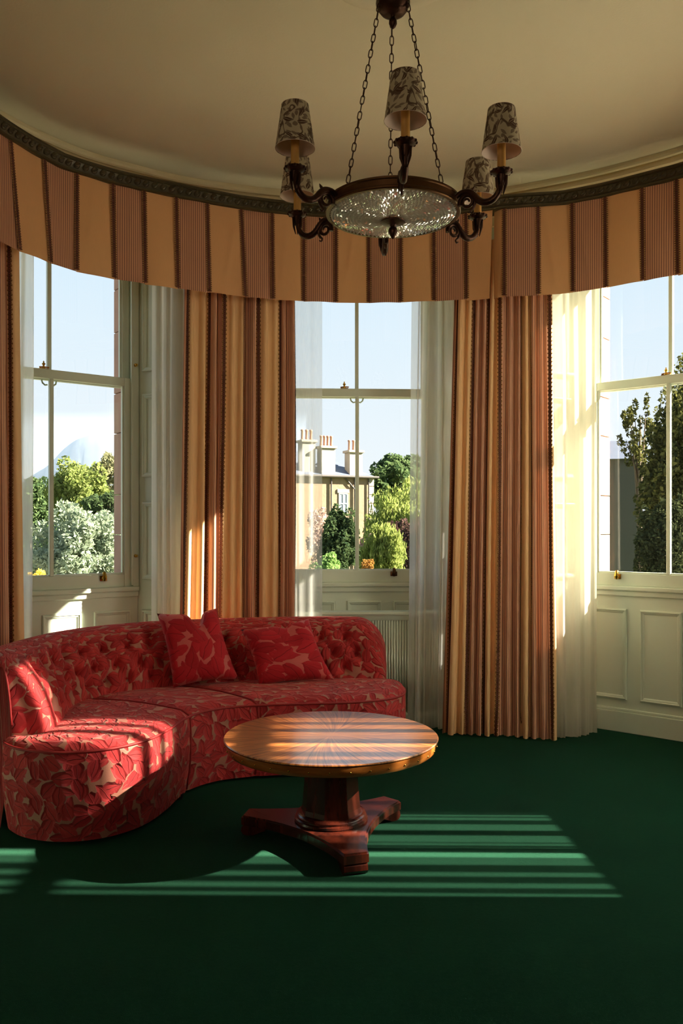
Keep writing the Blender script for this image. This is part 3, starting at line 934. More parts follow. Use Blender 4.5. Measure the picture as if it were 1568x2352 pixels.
# voile across the window that the sun comes through, its pleats make the stripes of light on the carpet
def pleat_voile(bands, lab, seed):
    """box-pleated voile hung across the sun-facing window; bands = (from, to, layers) along the window"""
    rg = random.Random(seed); pts = []; y0 = -.34
    for a, b, lay in bands:
        if lay == 1:
            for t in np.linspace(0, 1, 5): pts.append((a + (b - a) * t, y0 + .006 * math.sin(PI * t)))
        else:
            d = .010
            pts += [(a, y0), (b, y0 - .004), (b + .001, y0 + d), (a + .002, y0 + d + .004), (a + .001, y0 + 2 * d), (b, y0 + 2 * d + .002)]
            if lay == 5:
                pts += [(b + .001, y0 + 3 * d), (a + .003, y0 + 3 * d + .003), (a + .002, y0 + 4 * d), (b, y0 + 4 * d)]
    v, uv = [], []; nz = 9; L = 0
    for i, p in enumerate(pts):
        if i: L += math.dist(p, pts[i-1])
        for j in range(nz):
            q = j / (nz - 1)
            w = W4.w(p[0] + .006 * (1 - q) * math.sin(2.5 * q + seed + 9 * p[0]), p[1])
            v.append((w[0], w[1], .02 + 3.45 * q)); uv.append((L, q * 3.4))
    o = build('sheer_curtain', v, grid_faces(len(pts), nz), M['sheer_sun'], None, False, uvs=uv)
    tag(o, lab, 'sheer curtain', 'voile across the sun-facing window')
def floor_lx(vv):
    """where along the sun-facing window the light of a stripe of the carpet came in"""
    y = 1760 + vv / 1.894
    return 3.80 - (F_PX * EYE / (y - HORIZON) - .03)
lit = [(205, 214), (217, 229), (247, 273), (294, 323), (326, 337), (343, 353)]
far, near = [], []
e0 = floor_lx(120)
for a, b in lit:
    far.append((e0, floor_lx(a), 5 if len(far) % 4 else 3)); far.append((floor_lx(a), floor_lx(b), 1)); e0 = floor_lx(b)
far.append((e0, floor_lx(367), 3))
e0 = floor_lx(388)
for a, b in [(389, 423), (454, 473), (500, 521), (543, 556)]:
    near.append((e0, floor_lx(a), 3)) if a > 390 else None
    near.append((floor_lx(a), floor_lx(b), 1)); e0 = floor_lx(b)
near.append((e0, .62, 5))
pleat_voile(far, 'pleated voile sheer over the sun-facing window, half next to the sunlit voile', .9)
pleat_voile(near, 'pleated voile sheer over the sun-facing window, half nearer the back of room', 2.2)

# ------------------------------------------------------------------ sofa
SO = (-0.9, 4.75, 0)
def rel(v): return [(p[0] - SO[0], p[1] - SO[1], p[2] - SO[2]) for p in v]
sofa = empty('sofa', SO)
tag(sofa, 'curved kidney sofa in red leaf-patterned cut velvet with buttoned back', 'sofa')
BF = [(-1.60, 4.07, -1.69, 4.14), (-1.56, 4.04, -1.63, 4.01), (-1.51, 4.08, -1.49, 3.90), (-1.49, 4.17, -1.29, 3.855), (-1.49, 4.30, -1.10, 3.92), (-1.52, 4.48, -.965, 4.08),
      (-1.55, 4.66, -.90, 4.30), (-1.53, 4.84, -.87, 4.50), (-1.47, 5.01, -.82, 4.66), (-1.36, 5.14, -.72, 4.78), (-1.19, 5.26, -.60, 4.845), (-.98, 5.38, -.45, 4.885), (-.73, 5.48, -.28, 4.91),
      (-.48, 5.55, -.10, 4.93), (-.23, 5.58, .06, 4.955), (-.02, 5.59, .19, 5.00), (.12, 5.59, .30, 5.065), (.21, 5.58, .375, 5.16), (.27, 5.565, .405, 5.29), (.29, 5.555, .40, 5.43), (.285, 5.56, .34, 5.55)]
NS = 150
G = catmull(BF, NS)
# even the front line by its own length
fl_ = np.r_[0, np.cumsum(np.linalg.norm(np.diff(G[:, 2:], axis=0), axis=1))]
G = np.stack([np.interp(np.linspace(0, fl_[-1], NS), fl_, G[:, k]) for k in range(4)], 1)
FL = np.linspace(0, fl_[-1], NS)
SEAT_T, SEAT_F = .475, .455
def section(i0, i1):
    v, uv = [], []; nt = 14
    for i in range(i0, i1 + 1):
        B, Fp = G[i, :2], G[i, 2:]; d = Fp - B; L = np.linalg.norm(d) + 1e-9; dn = d / L
        e = min(i - i0, i1 - i) / 2.5; sink = .018 * max(0, 1 - e) ** 2
        for k in range(nt):
            t = k / (nt - 1)
            p = B + d * t
            if k == 0: p = B - dn * .03
            r = max(0.0, (t * L - (L - .05)) / .05)
            z = SEAT_T + .018 * math.sin(PI * min(1, t)) * min(1, L / .4) - (.024 * r * r) - sink
            v.append((p[0], p[1], z)); uv.append((FL[i], L * (t - 1)))
        # front face, drawn in slightly towards the floor
        for k, z in enumerate((.425, .36, .28, .2, .12, .06, .02)):
            o = .006 + .012 * math.sin(PI * (z / .45)) - .03 * (1 - z / .45) ** 2 - sink * .8
            p = Fp + dn * o
            v.append((p[0], p[1], z)); uv.append((FL[i], .45 - z))
    return v, grid_faces(i1 - i0 + 1, nt + 7), uv
def idx_front(x, y):
    return int(np.argmin((G[:, 2] - x) ** 2 + (G[:, 3] - y) ** 2))
cutA, cutB = idx_front(-.845, 4.60), idx_front(-.50, 4.875)
for a, b in ((0, cutA), (cutA, cutB), (cutB, NS - 1)):
    v, f, uv = section(a, b)
    build('seat_section', rel(v), f, M['sofa'], sofa, True, uvs=uv)
# piping along the seat edge and down the seams
pp = [(G[i, 2], G[i, 3], SEAT_F - .004) for i in range(0, NS, 2)]
pd = G[:, 2:] - G[:, :2]; pd /= np.linalg.norm(pd, axis=1)[:, None] + 1e-9
pp = [(G[i, 2] + pd[i, 0] * .004, G[i, 3] + pd[i, 1] * .004, SEAT_F - .010) for i in range(0, NS, 2)]
MB().tube(rel(pp), .007, 8).build('piping', M['piping'], sofa, True)
for ci in (cutA, cutB):
    pth = []
    for t in np.linspace(0, 1, 14):
        p = G[ci, :2] + (G[ci, 2:] - G[ci, :2]) * t
        L_ = np.linalg.norm(G[ci, 2:] - G[ci, :2]); r = max(0.0, (t * L_ - (L_ - .05)) / .05)
        pth.append((p[0], p[1], SEAT_T + .018 * math.sin(PI * t) - .024 * r * r - .008))
    for z in (.42, .34, .26, .18, .10, .03):
        o = .006 + .012 * math.sin(PI * (z / .45)) - .03 * (1 - z / .45) ** 2 - .010
        pth.append((G[ci, 2] + pd[ci, 0] * o, G[ci, 3] + pd[ci, 1] * o, z))
    MB().tube(rel(pth), .0055, 7).build('piping', M['piping'], sofa, True)
# back
BT = [(-1.565, 4.03, -1.70, 4.06), (-1.50, 4.09, -1.735, 4.14), (-1.485, 4.22, -1.755, 4.26), (-1.51, 4.44, -1.755, 4.46), (-1.545, 4.66, -1.735, 4.70), (-1.535, 4.84, -1.69, 4.92), (-1.475, 5.0, -1.59, 5.13), (-1.376, 5.12, -1.45, 5.30),
      (-1.20, 5.25, -1.255, 5.46), (-1.0, 5.36, -1.03, 5.57), (-.75, 5.47, -.77, 5.66), (-.5, 5.545, -.5, 5.725), (-.25, 5.58, -.25, 5.755), (0, 5.59, 0, 5.755), (.15, 5.58, .17, 5.735), (.285, 5.555, .315, 5.69)]
NBK = 210
Q = catmull(BT, NBK)
bl = np.r_[0, np.cumsum(np.linalg.norm(np.diff(Q[:, :2] * .5 + Q[:, 2:] * .5, axis=0), axis=1))]
BLEN = bl[-1]
PROF = [(-.10, .40), (-.10, .47), (-.09, .50), (-.05, .54), (.0, .58), (.06, .62), (.12, .66), (.20, .70), (.30, .74), (.42, .78), (.56, .815), (.74, .845), (.95, .866), (1.12, .872), (1.26, .862), (1.38, .835), (1.42, .79), (1.42, .72), (1.38, .6), (1.34, .45), (1.30, .3), (1.26, .15), (1.22, .02)]
PF = catmull(PROF, 64)
rowz = [.555, .655, .755]
btn = []
sp = .165
for r, z in enumerate(rowz):
    s = .30 + (sp / 2 if r % 2 else 0)
    while s < BLEN - .14:
        btn.append((s, z)); s += sp
BTN = np.array(btn)
v, uv = [], []; spots = {}
RE, RL = .21, .11
back_pts = np.zeros((NBK, len(PF), 3))
for i in range(NBK):
    b, T = Q[i, :2], Q[i, 2:]; wv = T - b; wl_ = np.linalg.norm(wv); wn_ = wv / wl_
    e = BLEN - bl[i]; e0 = bl[i]
    k = 1.0
    if e < RE: k = .30 + .70 * math.sqrt(max(0, 1 - (1 - e / RE) ** 2))
    kl = 1.0
    if e0 < RL: kl = .86 + .14 * math.sqrt(max(0, 1 - (1 - e0 / RL) ** 2))
    thin = 1.0
    if e < .07: thin = .25 + .75 * math.sqrt(max(0, 1 - (1 - e / .07) ** 2))
    if e0 < .10: thin = .35 + .65 * math.sqrt(max(0, 1 - (1 - e0 / .10) ** 2))
    for j, (h, z) in enumerate(PF):
        zz = z if z < .45 else .45 + (z - .45) * k * kl
        hh = .62 + (h - .62) * thin
        p = b + wn_ * (hh * wl_)
        out = 0.0
        if j < 40 and .48 < z < .86:
            d2 = ((BTN[:, 0] - bl[i]) ** 2 + (BTN[:, 1] - z) ** 2)
            out = .042 * math.exp(-float(d2.min()) / (2 * .022 ** 2)) + .018 * math.exp(-float(d2.min()) / (2 * .05 ** 2))
            # diagonal pleats between buttons
            uu = (bl[i] - .30) / sp; vv = (z - rowz[0]) / (2 * (rowz[1] - rowz[0]))
            a1 = abs(((uu + vv) % 1) - .0); a1 = min(a1, 1 - a1); a2 = abs(((uu - vv) % 1)); a2 = min(a2, 1 - a2)
            if rowz[0] - .01 < z < rowz[2] + .01 and e > .15 and e0 > .22:
                out += .014 * math.exp(-(a1 * sp / .012) ** 2) + .014 * math.exp(-(a2 * sp / .012) ** 2)
            if z > rowz[2] and e > .12 and e0 > .22:
                aa = (uu) % 1; aa = min(aa, 1 - aa)
                out += .010 * math.exp(-(aa * sp / .012) ** 2) * (1 - (z - rowz[2]) / .11)
        p = p + wn_ * out
        zz -= out * .35
        back_pts[i, j] = (p[0], p[1], zz)
        v.append((p[0], p[1], zz)); uv.append((bl[i] + .37, j * .0215))
fc = grid_faces(NBK, len(PF))
m = len(PF)
fc.append(tuple(range(m))); fc.append(tuple((NBK - 1) * m + j for j in range(m))[::-1])
bko = build('backrest', rel(v), fc, M['sofa'], sofa, True, uvs=uv)
bm_btn = MB().sphere((0, 0, 0), .011, 10, 6, (1, 1, .7))
bobj = None
for s, z in btn:
    i = int(np.argmin(np.abs(bl - s))); j = int(np.argmin(np.abs(PF[:40, 1] - z)))
    p = back_pts[i, j]; wv = Q[i, 2:] - Q[i, :2]; wv = wv / np.linalg.norm(wv)
    if bobj is None: bobj = bm_btn.build('button', M['piping'], sofa, True); q = bobj
    else: q = bobj.copy(); COL.objects.link(q)
    q.location = (p[0] - SO[0] - wv[0] * .004, p[1] - SO[1] - wv[1] * .004, p[2] - SO[2])
# welt along the top and the arm end
pw_ = [tuple(back_pts[i, 37]) for i in range(4, NBK - 3, 3)]
fp = [tuple(back_pts[0, j] ) for j in range(4, 50, 2)]
MB().tube(rel(fp), .006, 8).build('piping', M['piping'], sofa, True)
# small block feet
for (x, y) in ((-1.25, 4.0), (-1.62, 4.3), (-1.5, 5.0), (-.9, 4.55), (-.5, 5.6), (-.4, 5.0), (.2, 5.6), (.28, 5.2)):
    MB().lathe([(.025, 0), (.03, .03)], 12, (x - SO[0], y - SO[1], 0)).build('foot', M['foot'], sofa)

def pillow(corners, thick, label, notch=.0, seed=0):
    """corners BL, BR, TR, TL (world)"""
    bl_, br_, tr_, tl_ = [np.array(c) for c in corners]
    n = 25; c0 = (bl_ + br_ + tr_ + tl_) / 4
    nrm = np.cross(br_ - bl_, tl_ - bl_); nrm /= np.linalg.norm(nrm)      # towards the viewer
    if nrm[1] > 0: nrm = -nrm
    org = np.array((c0[0], c0[1], min(bl_[2], br_[2])))
    v, uv, f = [], [], []
    rg = np.random.default_rng(seed)
    for side in (1, -1):
        for i in range(n):
            for j in range(n):
                a, b = i / (n - 1), j / (n - 1)
                sx, sy = a * 2 - 1, b * 2 - 1
                p = bl_ * (1-a)*(1-b) + br_ * a*(1-b) + tr_ * a*b + tl_ * (1-a)*b
                # sides pulled in between the corners
                pull = .085
                p = p + (c0 - p) * pull * ((1 - sx * sx) * sy ** 4 + (1 - sy * sy) * sx ** 4)
                dome = (max(0, 1 - sx ** 4) * max(0, 1 - sy ** 4)) ** .55
                h = thick * dome
                if notch:
                    dx = (a - .62); dv = max(0, (b - .55) / .45)
                    g = math.exp(-(dx / (.10)) ** 2)
                    p = p - (tl_ - bl_) * .20 * g * dv ** 2 * notch
                    h -= thick * .5 * g * dv * notch * (side > 0)
                h += .006 * math.sin(9 * a + 5 * b + seed) * dome
                p = p + nrm * h * side
                v.append(tuple(p - org)); uv.append((a * .45 + seed * .37, b * .45 + seed * .21))
    f = grid_faces(n, n)
    f2 = [tuple(k + n * n for k in q)[::-1] for q in f]
    o = build('cushion', v, f + f2, M['cushion'], None, True, uvs=uv)
    o.location = org
    bmx = bmesh.new(); bmx.from_mesh(o.data); bmesh.ops.remove_doubles(bmx, verts=bmx.verts[:], dist=.0006)
    bmesh.ops.recalc_face_normals(bmx, faces=bmx.faces[:]); bmx.to_mesh(o.data); bmx.free()
    tag(o, label, 'cushion', 'red cushions on the sofa')
    return o
pillow([px(398, 1580, 5.20), px(548, 1560, 5.33), px(498, 1397, 5.46), px(360, 1409, 5.34)], .085, 'square crimson leaf cushion with dented top, leaning on back in the curve of sofa', 1.0, 1)
pillow([px(594, 1574, 5.30), px(768, 1561, 5.40), px(709, 1421, 5.53), px(553, 1446, 5.47)], .080, 'square crimson leaf cushion slumped flat, nearest the bow-fronted radiator cover', .35, 2)

# ------------------------------------------------------------------ pedestal table
TB = (-.05, 3.965, 0)
tb = empty('coffee_table', TB, math.radians(0))
tag(tb, 'round mahogany pedestal coffee table on three-footed base standing on green carpet', 'table')
RT, ZTOP = .513, .50
autosmooth(MB().lathe([(.001, ZTOP - .012), (RT - .012, ZTOP - .012), (RT - .002, ZTOP - .008), (RT, ZTOP - .004), (RT - .004, ZTOP), (.001, ZTOP)], 96, cap=False).build('table_top', M['veneer'], tb))
bd = MB().lathe([(RT - .06, ZTOP - .058), (RT - .020, ZTOP - .058), (RT - .012, ZTOP - .050), (RT - .006, ZTOP - .03), (RT - .004, ZTOP - .012), (RT - .06, ZTOP - .012)], 96, cap=False)
edge = autosmooth(bd.build('edge_band', M['band_wood'], tb))
stud = None
for k in range(36):
    a = 2 * PI * k / 36
    if stud is None: stud = MB().sphere((0, 0, 0), .0042, 8, 5).build('stud', M['brass'], edge, True); q = stud
    else: q = stud.copy(); COL.objects.link(q)
    q.location = ((RT - .007) * math.cos(a), (RT - .007) * math.sin(a), ZTOP - .034)
MB().lathe([(.001, ZTOP - .066), (.40, ZTOP - .066), (.41, ZTOP - .055), (.001, ZTOP - .055)], 64, cap=False).build('underframe', M['mahogany'], tb)
MB().lathe([(.150, .135), (.142, .16), (.134, .25), (.128, .34), (.126, ZTOP - .066)], 8, rot=PI / 8 + .2).build('column', M['mahogany'], tb)
rg_ = MB().lathe([(.10, .095), (.172, .095), (.176, .102), (.174, .112), (.166, .116), (.166, .120), (.168, .126), (.162, .134), (.150, .138), (.10, .138)], 64, cap=False)
autosmooth(rg_.build('ring_moulding', M['mahogany'], tb))
# three-cornered platform with hollow sides
angs = [math.radians(a) for a in (-75, 44, 167)]
plan = []
TIP, TW = .435, .058
for k in range(3):
    a, b = angs[k], angs[(k + 1) % 3]
    if b < a: b += 2 * PI
    da = Vector((math.cos(a), math.sin(a))); na = Vector((-da.y, da.x))
    db = Vector((math.cos(b), math.sin(b))); nb_ = Vector((-db.y, db.x))
    p0 = da * TIP + na * TW; p1 = db * TIP - nb_ * TW
    mid = Vector((math.cos((a + b) / 2), math.sin((a + b) / 2))) * .135
    plan.append(tuple(da * (TIP + .004) - na * TW * .96))
    for t in np.linspace(0, 1, 15):
        plan.append(tuple(p0 * (1 - t) ** 2 + mid * 2 * t * (1 - t) + p1 * t * t))
pts = []
for p in plan:
    if not pts or (Vector(p) - Vector(pts[-1])).length > 1e-4: pts.append(p)
bm = bmesh.new()
f0 = bm.faces.new([bm.verts.new((p[0], p[1], .052)) for p in pts])
r = bmesh.ops.extrude_face_region(bm, geom=[f0])
for g in r['geom']:
    if isinstance(g, bmesh.types.BMVert): g.co.z = .096
bmesh.ops.recalc_face_normals(bm, faces=bm.faces[:])
top_e = [e_ for e_ in bm.edges if all(abs(q.co.z - .096) < 1e-5 for q in e_.verts)]
bmesh.ops.bevel(bm, geom=top_e, offset=.008, segments=2, affect='EDGES')
bmesh.ops.triangulate(bm, faces=[q for q in bm.faces if len(q.verts) > 4])
me = bpy.data.meshes.new('platform'); bm.to_mesh(me); bm.free(); me.materials.append(M['mahogany'])
plat = bpy.data.objects.new('platform', me); COL.objects.link(plat); plat.parent = tb
for a in angs:
    ft = MB()
    prof = [(.05, .0), (.052, .02), (.045, .035), (.052, .052)]
    # scroll foot under each corner
    d = Vector((math.cos(a), math.sin(a), 0)); nn = Vector((-d.y, d.x, 0))
    c = [(-.10, .055), (-.09, .03), (-.06, .018), (-.03, .004), (0, 0), (.022, .004), (.034, .020), (.030, .040), (.018, .055)]
    v = []
    for sgn in (-1, 1):
        for (xx, zz) in c: v.append(tuple(d * (TIP - .03 + xx) + nn * sgn * TW * .92 + Vector((0, 0, zz))))
    n = len(c)
    f = [tuple(range(n)), tuple(range(n, 2 * n))[::-1]] + [(i, n + i, n + (i + 1) % n, (i + 1) % n) for i in range(n)]
    build('foot', v, f, M['mahogany'], tb)

# ------------------------------------------------------------------ chandelier
CHS = .935
CHX, CHY, CHZ = .24 * CHS, 3.85 * CHS, EYE + 1.455 * CHS
ch = empty('chandelier', (CHX, CHY, CHZ))
ch.scale = (CHS, CHS, CHS)
tag(ch, 'bronze chandelier with cut glass dish, three chains and six leaf-print shades', 'chandelier')
R_IN, R_OUT = .296, .314
bandp = [(R_IN, .0), (R_OUT - .004, .0), (R_OUT, .004), (R_OUT, .012), (R_OUT - .004, .016), (R_OUT - .004, .040), (R_OUT, .044), (R_OUT, .052), (R_OUT - .006, .056), (R_IN - .01, .056), (R_IN - .01, .010), (R_IN, .010)]
autosmooth(MB().lathe(bandp + [bandp[0]], 96, cap=False).build('ring_band', M['bronze_band'], ch))
# cut glass dish: spiral diamonds as little pyramids
nr, na = 16, 84
v, f = [], []
rr = [.05 + (R_IN + .002 - .05) * (i / nr) ** .92 for i in range(nr + 1)]
def dish(r): return -.030 * (1 - (r / R_IN) ** 2) + .004
for i in range(nr + 1):
    for k in range(na):
        a = 2 * PI * (k + .5 * i) / na
        v.append((rr[i] * math.cos(a), rr[i] * math.sin(a), dish(rr[i])))
for i in range(0, nr):
    for k in range(na):
        if i + 2 <= nr:
            p = [i*na+k, (i+1)*na+k, (i+2)*na+(k-1) % na, (i+1)*na+(k-1) % na]
            rm = (rr[i] + rr[i+2]) / 2; a = 2 * PI * (k + .5 * i) / na
            jx, jy = RNG.normal(0, .12, 2) * (rr[i+1] - rr[i]); c = len(v); v.append((rr[i+1] * math.cos(a) + jx, rr[i+1] * math.sin(a) + jy, dish(rr[i+1]) - .004 - .005 * rr[i+1] / R_IN))
            for q in range(4): f.append((p[q], p[(q + 1) % 4], c))
f = [q for q in f]
build('glass_dish', v, f, M['cutglass'], ch)
fin = MB().lathe([(.001, -.022), (.045, -.024), (.060, -.030), (.058, -.036), (.040, -.040), (.016, -.046), (.012, -.056), (.020, -.066), (.022, -.078), (.015, -.094), (.006, -.108), (.001, -.112)], 20)
autosmooth(fin.build('finial', M['bronze'], ch))
# canopy
cz = .983
ct_ = (CEIL - CHZ) / CHS - .002
cp = MB().lathe([(.001, cz - .055), (.03, cz - .052), (.055, cz - .04), (.072, cz - .018), (.080, cz + .004), (.078, cz + .02), (.05, cz + .05), (.03, cz + .08), (.028, cz + .11), (.05, ct_ - .03), (.075, ct_ - .01), (.075, ct_), (.001, ct_)], 28)
cp.lathe([(.001, cz - .115), (.012, cz - .105), (.019, cz - .09), (.018, cz - .075), (.010, cz - .06), (.012, cz - .05)], 14)
autosmooth(cp.build('canopy', M['bronze'], ch))
# chain links
def link_mesh():
    pts = []; a, b = .0085, .0145
    for k in range(20):
        q = 2 * PI * k / 20
        pts.append((a * math.cos(q), 0, b * math.sin(q) + (.0075 if math.sin(q) > 0 else -.0075)))
    return MB().tube(pts, .0024, 7, closed=True)
lk = None
for a in (-PI / 2 - PI / 3, -PI / 2 + PI / 3, PI / 2):
    p0 = Vector((.075 * math.cos(a), .075 * math.sin(a), cz - .02)); p1 = Vector((.252 * math.cos(a), .252 * math.sin(a), .062))
    hk = MB().tube([p0 + Vector((0, 0, .012)), p0, p0 + (p1 - p0) * .02], .004, 8); hk.build('hook', M['bronze'], ch, True)
    eye = MB().tube([tuple(p1 + Vector((.012 * math.cos(t), 0, .012 * math.sin(t)))) for t in np.linspace(0, 2 * PI, 14, endpoint=False)], .0032, 7, closed=True)
    eye.tube([tuple(p1 + Vector((0, 0, -.012))), (p1.x * 1.13, p1.y * 1.13, .03)], .004, 6)
    eye.build('chain_eye', M['bronze'], ch, True)
    L = (p1 - p0).length; n = round(L / .0385); t = (p1 - p0).normalized()
    q0 = t.to_track_quat('Z', 'X')
    for k in range(n):
        if lk is None: lk = link_mesh().build('chain_link', M['bronze'], ch, True); o = lk
        else: o = lk.copy(); COL.objects.link(o)
        o.location = p0 + t * (L * (k + .5) / n)
        tw = math.radians(90 if k % 2 else 0) + random.uniform(-.25, .25) + a
        o.rotation_mode = 'QUATERNION'
        o.rotation_quaternion = q0 @ Matrix.Rotation(tw, 3, 'Z').to_quaternion()
# arms in the plane x = outwards, z = up; copied round
R_ARM = .52
def arm_mesh():
    m = MB()
    # plate on the ring, scroll, S-shaped branch rising to the cup
    sc = []
    for k in range(26):
        t = k / 25; a = math.radians(200) - t * math.radians(560); r = .036 - .026 * t
        sc.append((.362 + r * math.cos(a), 0, -.006 + r * math.sin(a)))
    m.tube(sc, [.0105 - .006 * (k / 25) for k in range(26)], 9)
    br = [(.312, .024), (.328, .036), (.350, .040), (.374, .036), (.394, .018), (.412, -.004), (.436, -.020), (.464, -.022), (.490, -.010), (.508, .014), (.516, .042), (.52, .070)]
    pts = catmull(br, 34)
    m.tube([(p[0], 0, p[1]) for p in pts], [.012 + .004 * math.sin(PI * min(1, i / 30)) for i in range(34)], 12)
    # curled tail leaf and small tip
    tl = [(.392, .012), (.398, -.014), (.392, -.036), (.378, -.048), (.384, -.060), (.394, -.054)]
    pts = catmull(tl, 16)
    m.tube([(p[0], 0, p[1]) for p in pts], [.010 - .007 * i / 15 for i in range(16)], 8)
    m.tube([(.380, 0, .036), (.392, 0, .050), (.398, 0, .060)], [.009, .006, .001], 8)
    # leaf cup
    m.lathe([(.012, .040), (.017, .052), (.020, .068), (.022, .082), (.014, .086)], 14, (.52, 0, 0))
    for k in range(6):
        a = 2 * PI * k / 6
        m.tube([(.52 + .010 * math.cos(a), .010 * math.sin(a), .0), (.52 + .021 * math.cos(a), .021 * math.sin(a), .04), (.52 + .025 * math.cos(a), .025 * math.sin(a), .078)], [.002, .006, .004], 6)
    return m
ao = autosmooth(arm_mesh().build('arm', M['bronze'], ch))
dp = MB().lathe([(.004, .080), (.022, .082), (.040, .090), (.046, .098), (.044, .102), (.036, .096), (.004, .092)], 24, (R_ARM, 0, 0))
for k in range(12):
    a = 2 * PI * k / 12
    dp.sphere((R_ARM + .044 * math.cos(a), .044 * math.sin(a), .097), .007, 7, 4)
autosmooth(dp.build('drip_pan', M['bronze'], ao))
autosmooth(MB().lathe([(.0185, .092), (.0185, .235), (.012, .240), (.012, .25)], 20, (R_ARM, 0, 0)).build('candle_tube', M['candle'], ao))
# shade: outer cloth and white lining
sv, sf, suv = [], [], []; SG, RZ = 48, 8
for j in range(RZ + 1):
    t = j / RZ
    for k in range(SG + 1):
        a = 2 * PI * k / SG; r = .086 - .027 * t
        sv.append((R_ARM + r * math.cos(a), r * math.sin(a), .184 + .188 * t)); suv.append((a * .072, t * .188))
for j in range(RZ):
    for k in range(SG):
        p = j * (SG + 1) + k; sf.append((p, p + 1, p + SG + 2, p + SG + 1))
sho = build('lamp_shade', sv, sf, M['shade'], ao, True, uvs=suv)
li = MB().lathe([(.0865, .184), (.0875, .1855), (.0855, .186), (.0580, .3705), (.0595, .372)], 48, (R_ARM, 0, 0), cap=False)
li.build('shade_lining', M['lining'], ao, True)
for k in range(6):
    th = -PI / 2 + math.radians(2) + k * PI / 3
    o = ao if k == 0 else dup(ao, ch)
    o.rotation_euler = (0, 0, th)
    for c_ in o.children:
        pass

# ------------------------------------------------------------------ the garden
GZ = -4.0
gm = plain_mat('bounce_gravel', srgb(170, 158, 136), .95, var=.15, scale=.4)  # unseen pale ground added to bounce sunlight up to the ceiling
lm_ = plain_mat('lawn', srgb(84, 100, 52), .95, var=.3, scale=.4)
struct(MB().box(-60, 60, 8.5, 15, GZ - .5, GZ).build('path', gm), 'unseen pale gravel strip added far below the windows to bounce light')
struct(MB().box(-900, 900, 15, 1600, GZ - .5, GZ - .02).build('ground', lm_), 'garden lawn far below the windows')

M['bark'] = plain_mat('bark', srgb(92, 78, 62), .9, var=.3, scale=8, bump=.6, bscale=20)
def leaf_cloud(pts, size, jit, rng, droop=0.0, aspect=2.0):
    """one diamond of two triangles per leaf"""
    n = len(pts)
    d = rng.normal(size=(n, 3)); d[:, 2] -= droop * 2; d /= np.linalg.norm(d, axis=1)[:, None]
    u = rng.normal(size=(n, 3)); u -= d * (u * d).sum(1)[:, None]; u /= np.linalg.norm(u, axis=1)[:, None]
    s = size * rng.uniform(.6, 1.3, size=(n, 1))
    w = s / aspect
    V = np.empty((n, 4, 3))
    V[:, 0] = pts - d * s * .5; V[:, 1] = pts + u * w * .5; V[:, 2] = pts + d * s * .5; V[:, 3] = pts - u * w * .5
    return V.reshape(-1, 3)
def quads_obj(name, V, mat, parent, org):
    n = len(V) // 4
    me = bpy.data.meshes.new(name)
    me.vertices.add(len(V)); me.vertices.foreach_set('co', (V - np.array(org)).astype(np.float32).ravel())
    me.loops.add(4 * n); me.loops.foreach_set('vertex_index', np.arange(4 * n, dtype=np.int32))
    me.polygons.add(n); me.polygons.foreach_set('loop_start', np.arange(0, 4 * n, 4, dtype=np.int32))
    me.polygons.foreach_set('loop_total', np.full(n, 4, dtype=np.int32))
    me.materials.append(mat); me.update(calc_edges=True); me.validate()
    o = bpy.data.objects.new(name, me); COL.objects.link(o); o.parent = parent
    return o
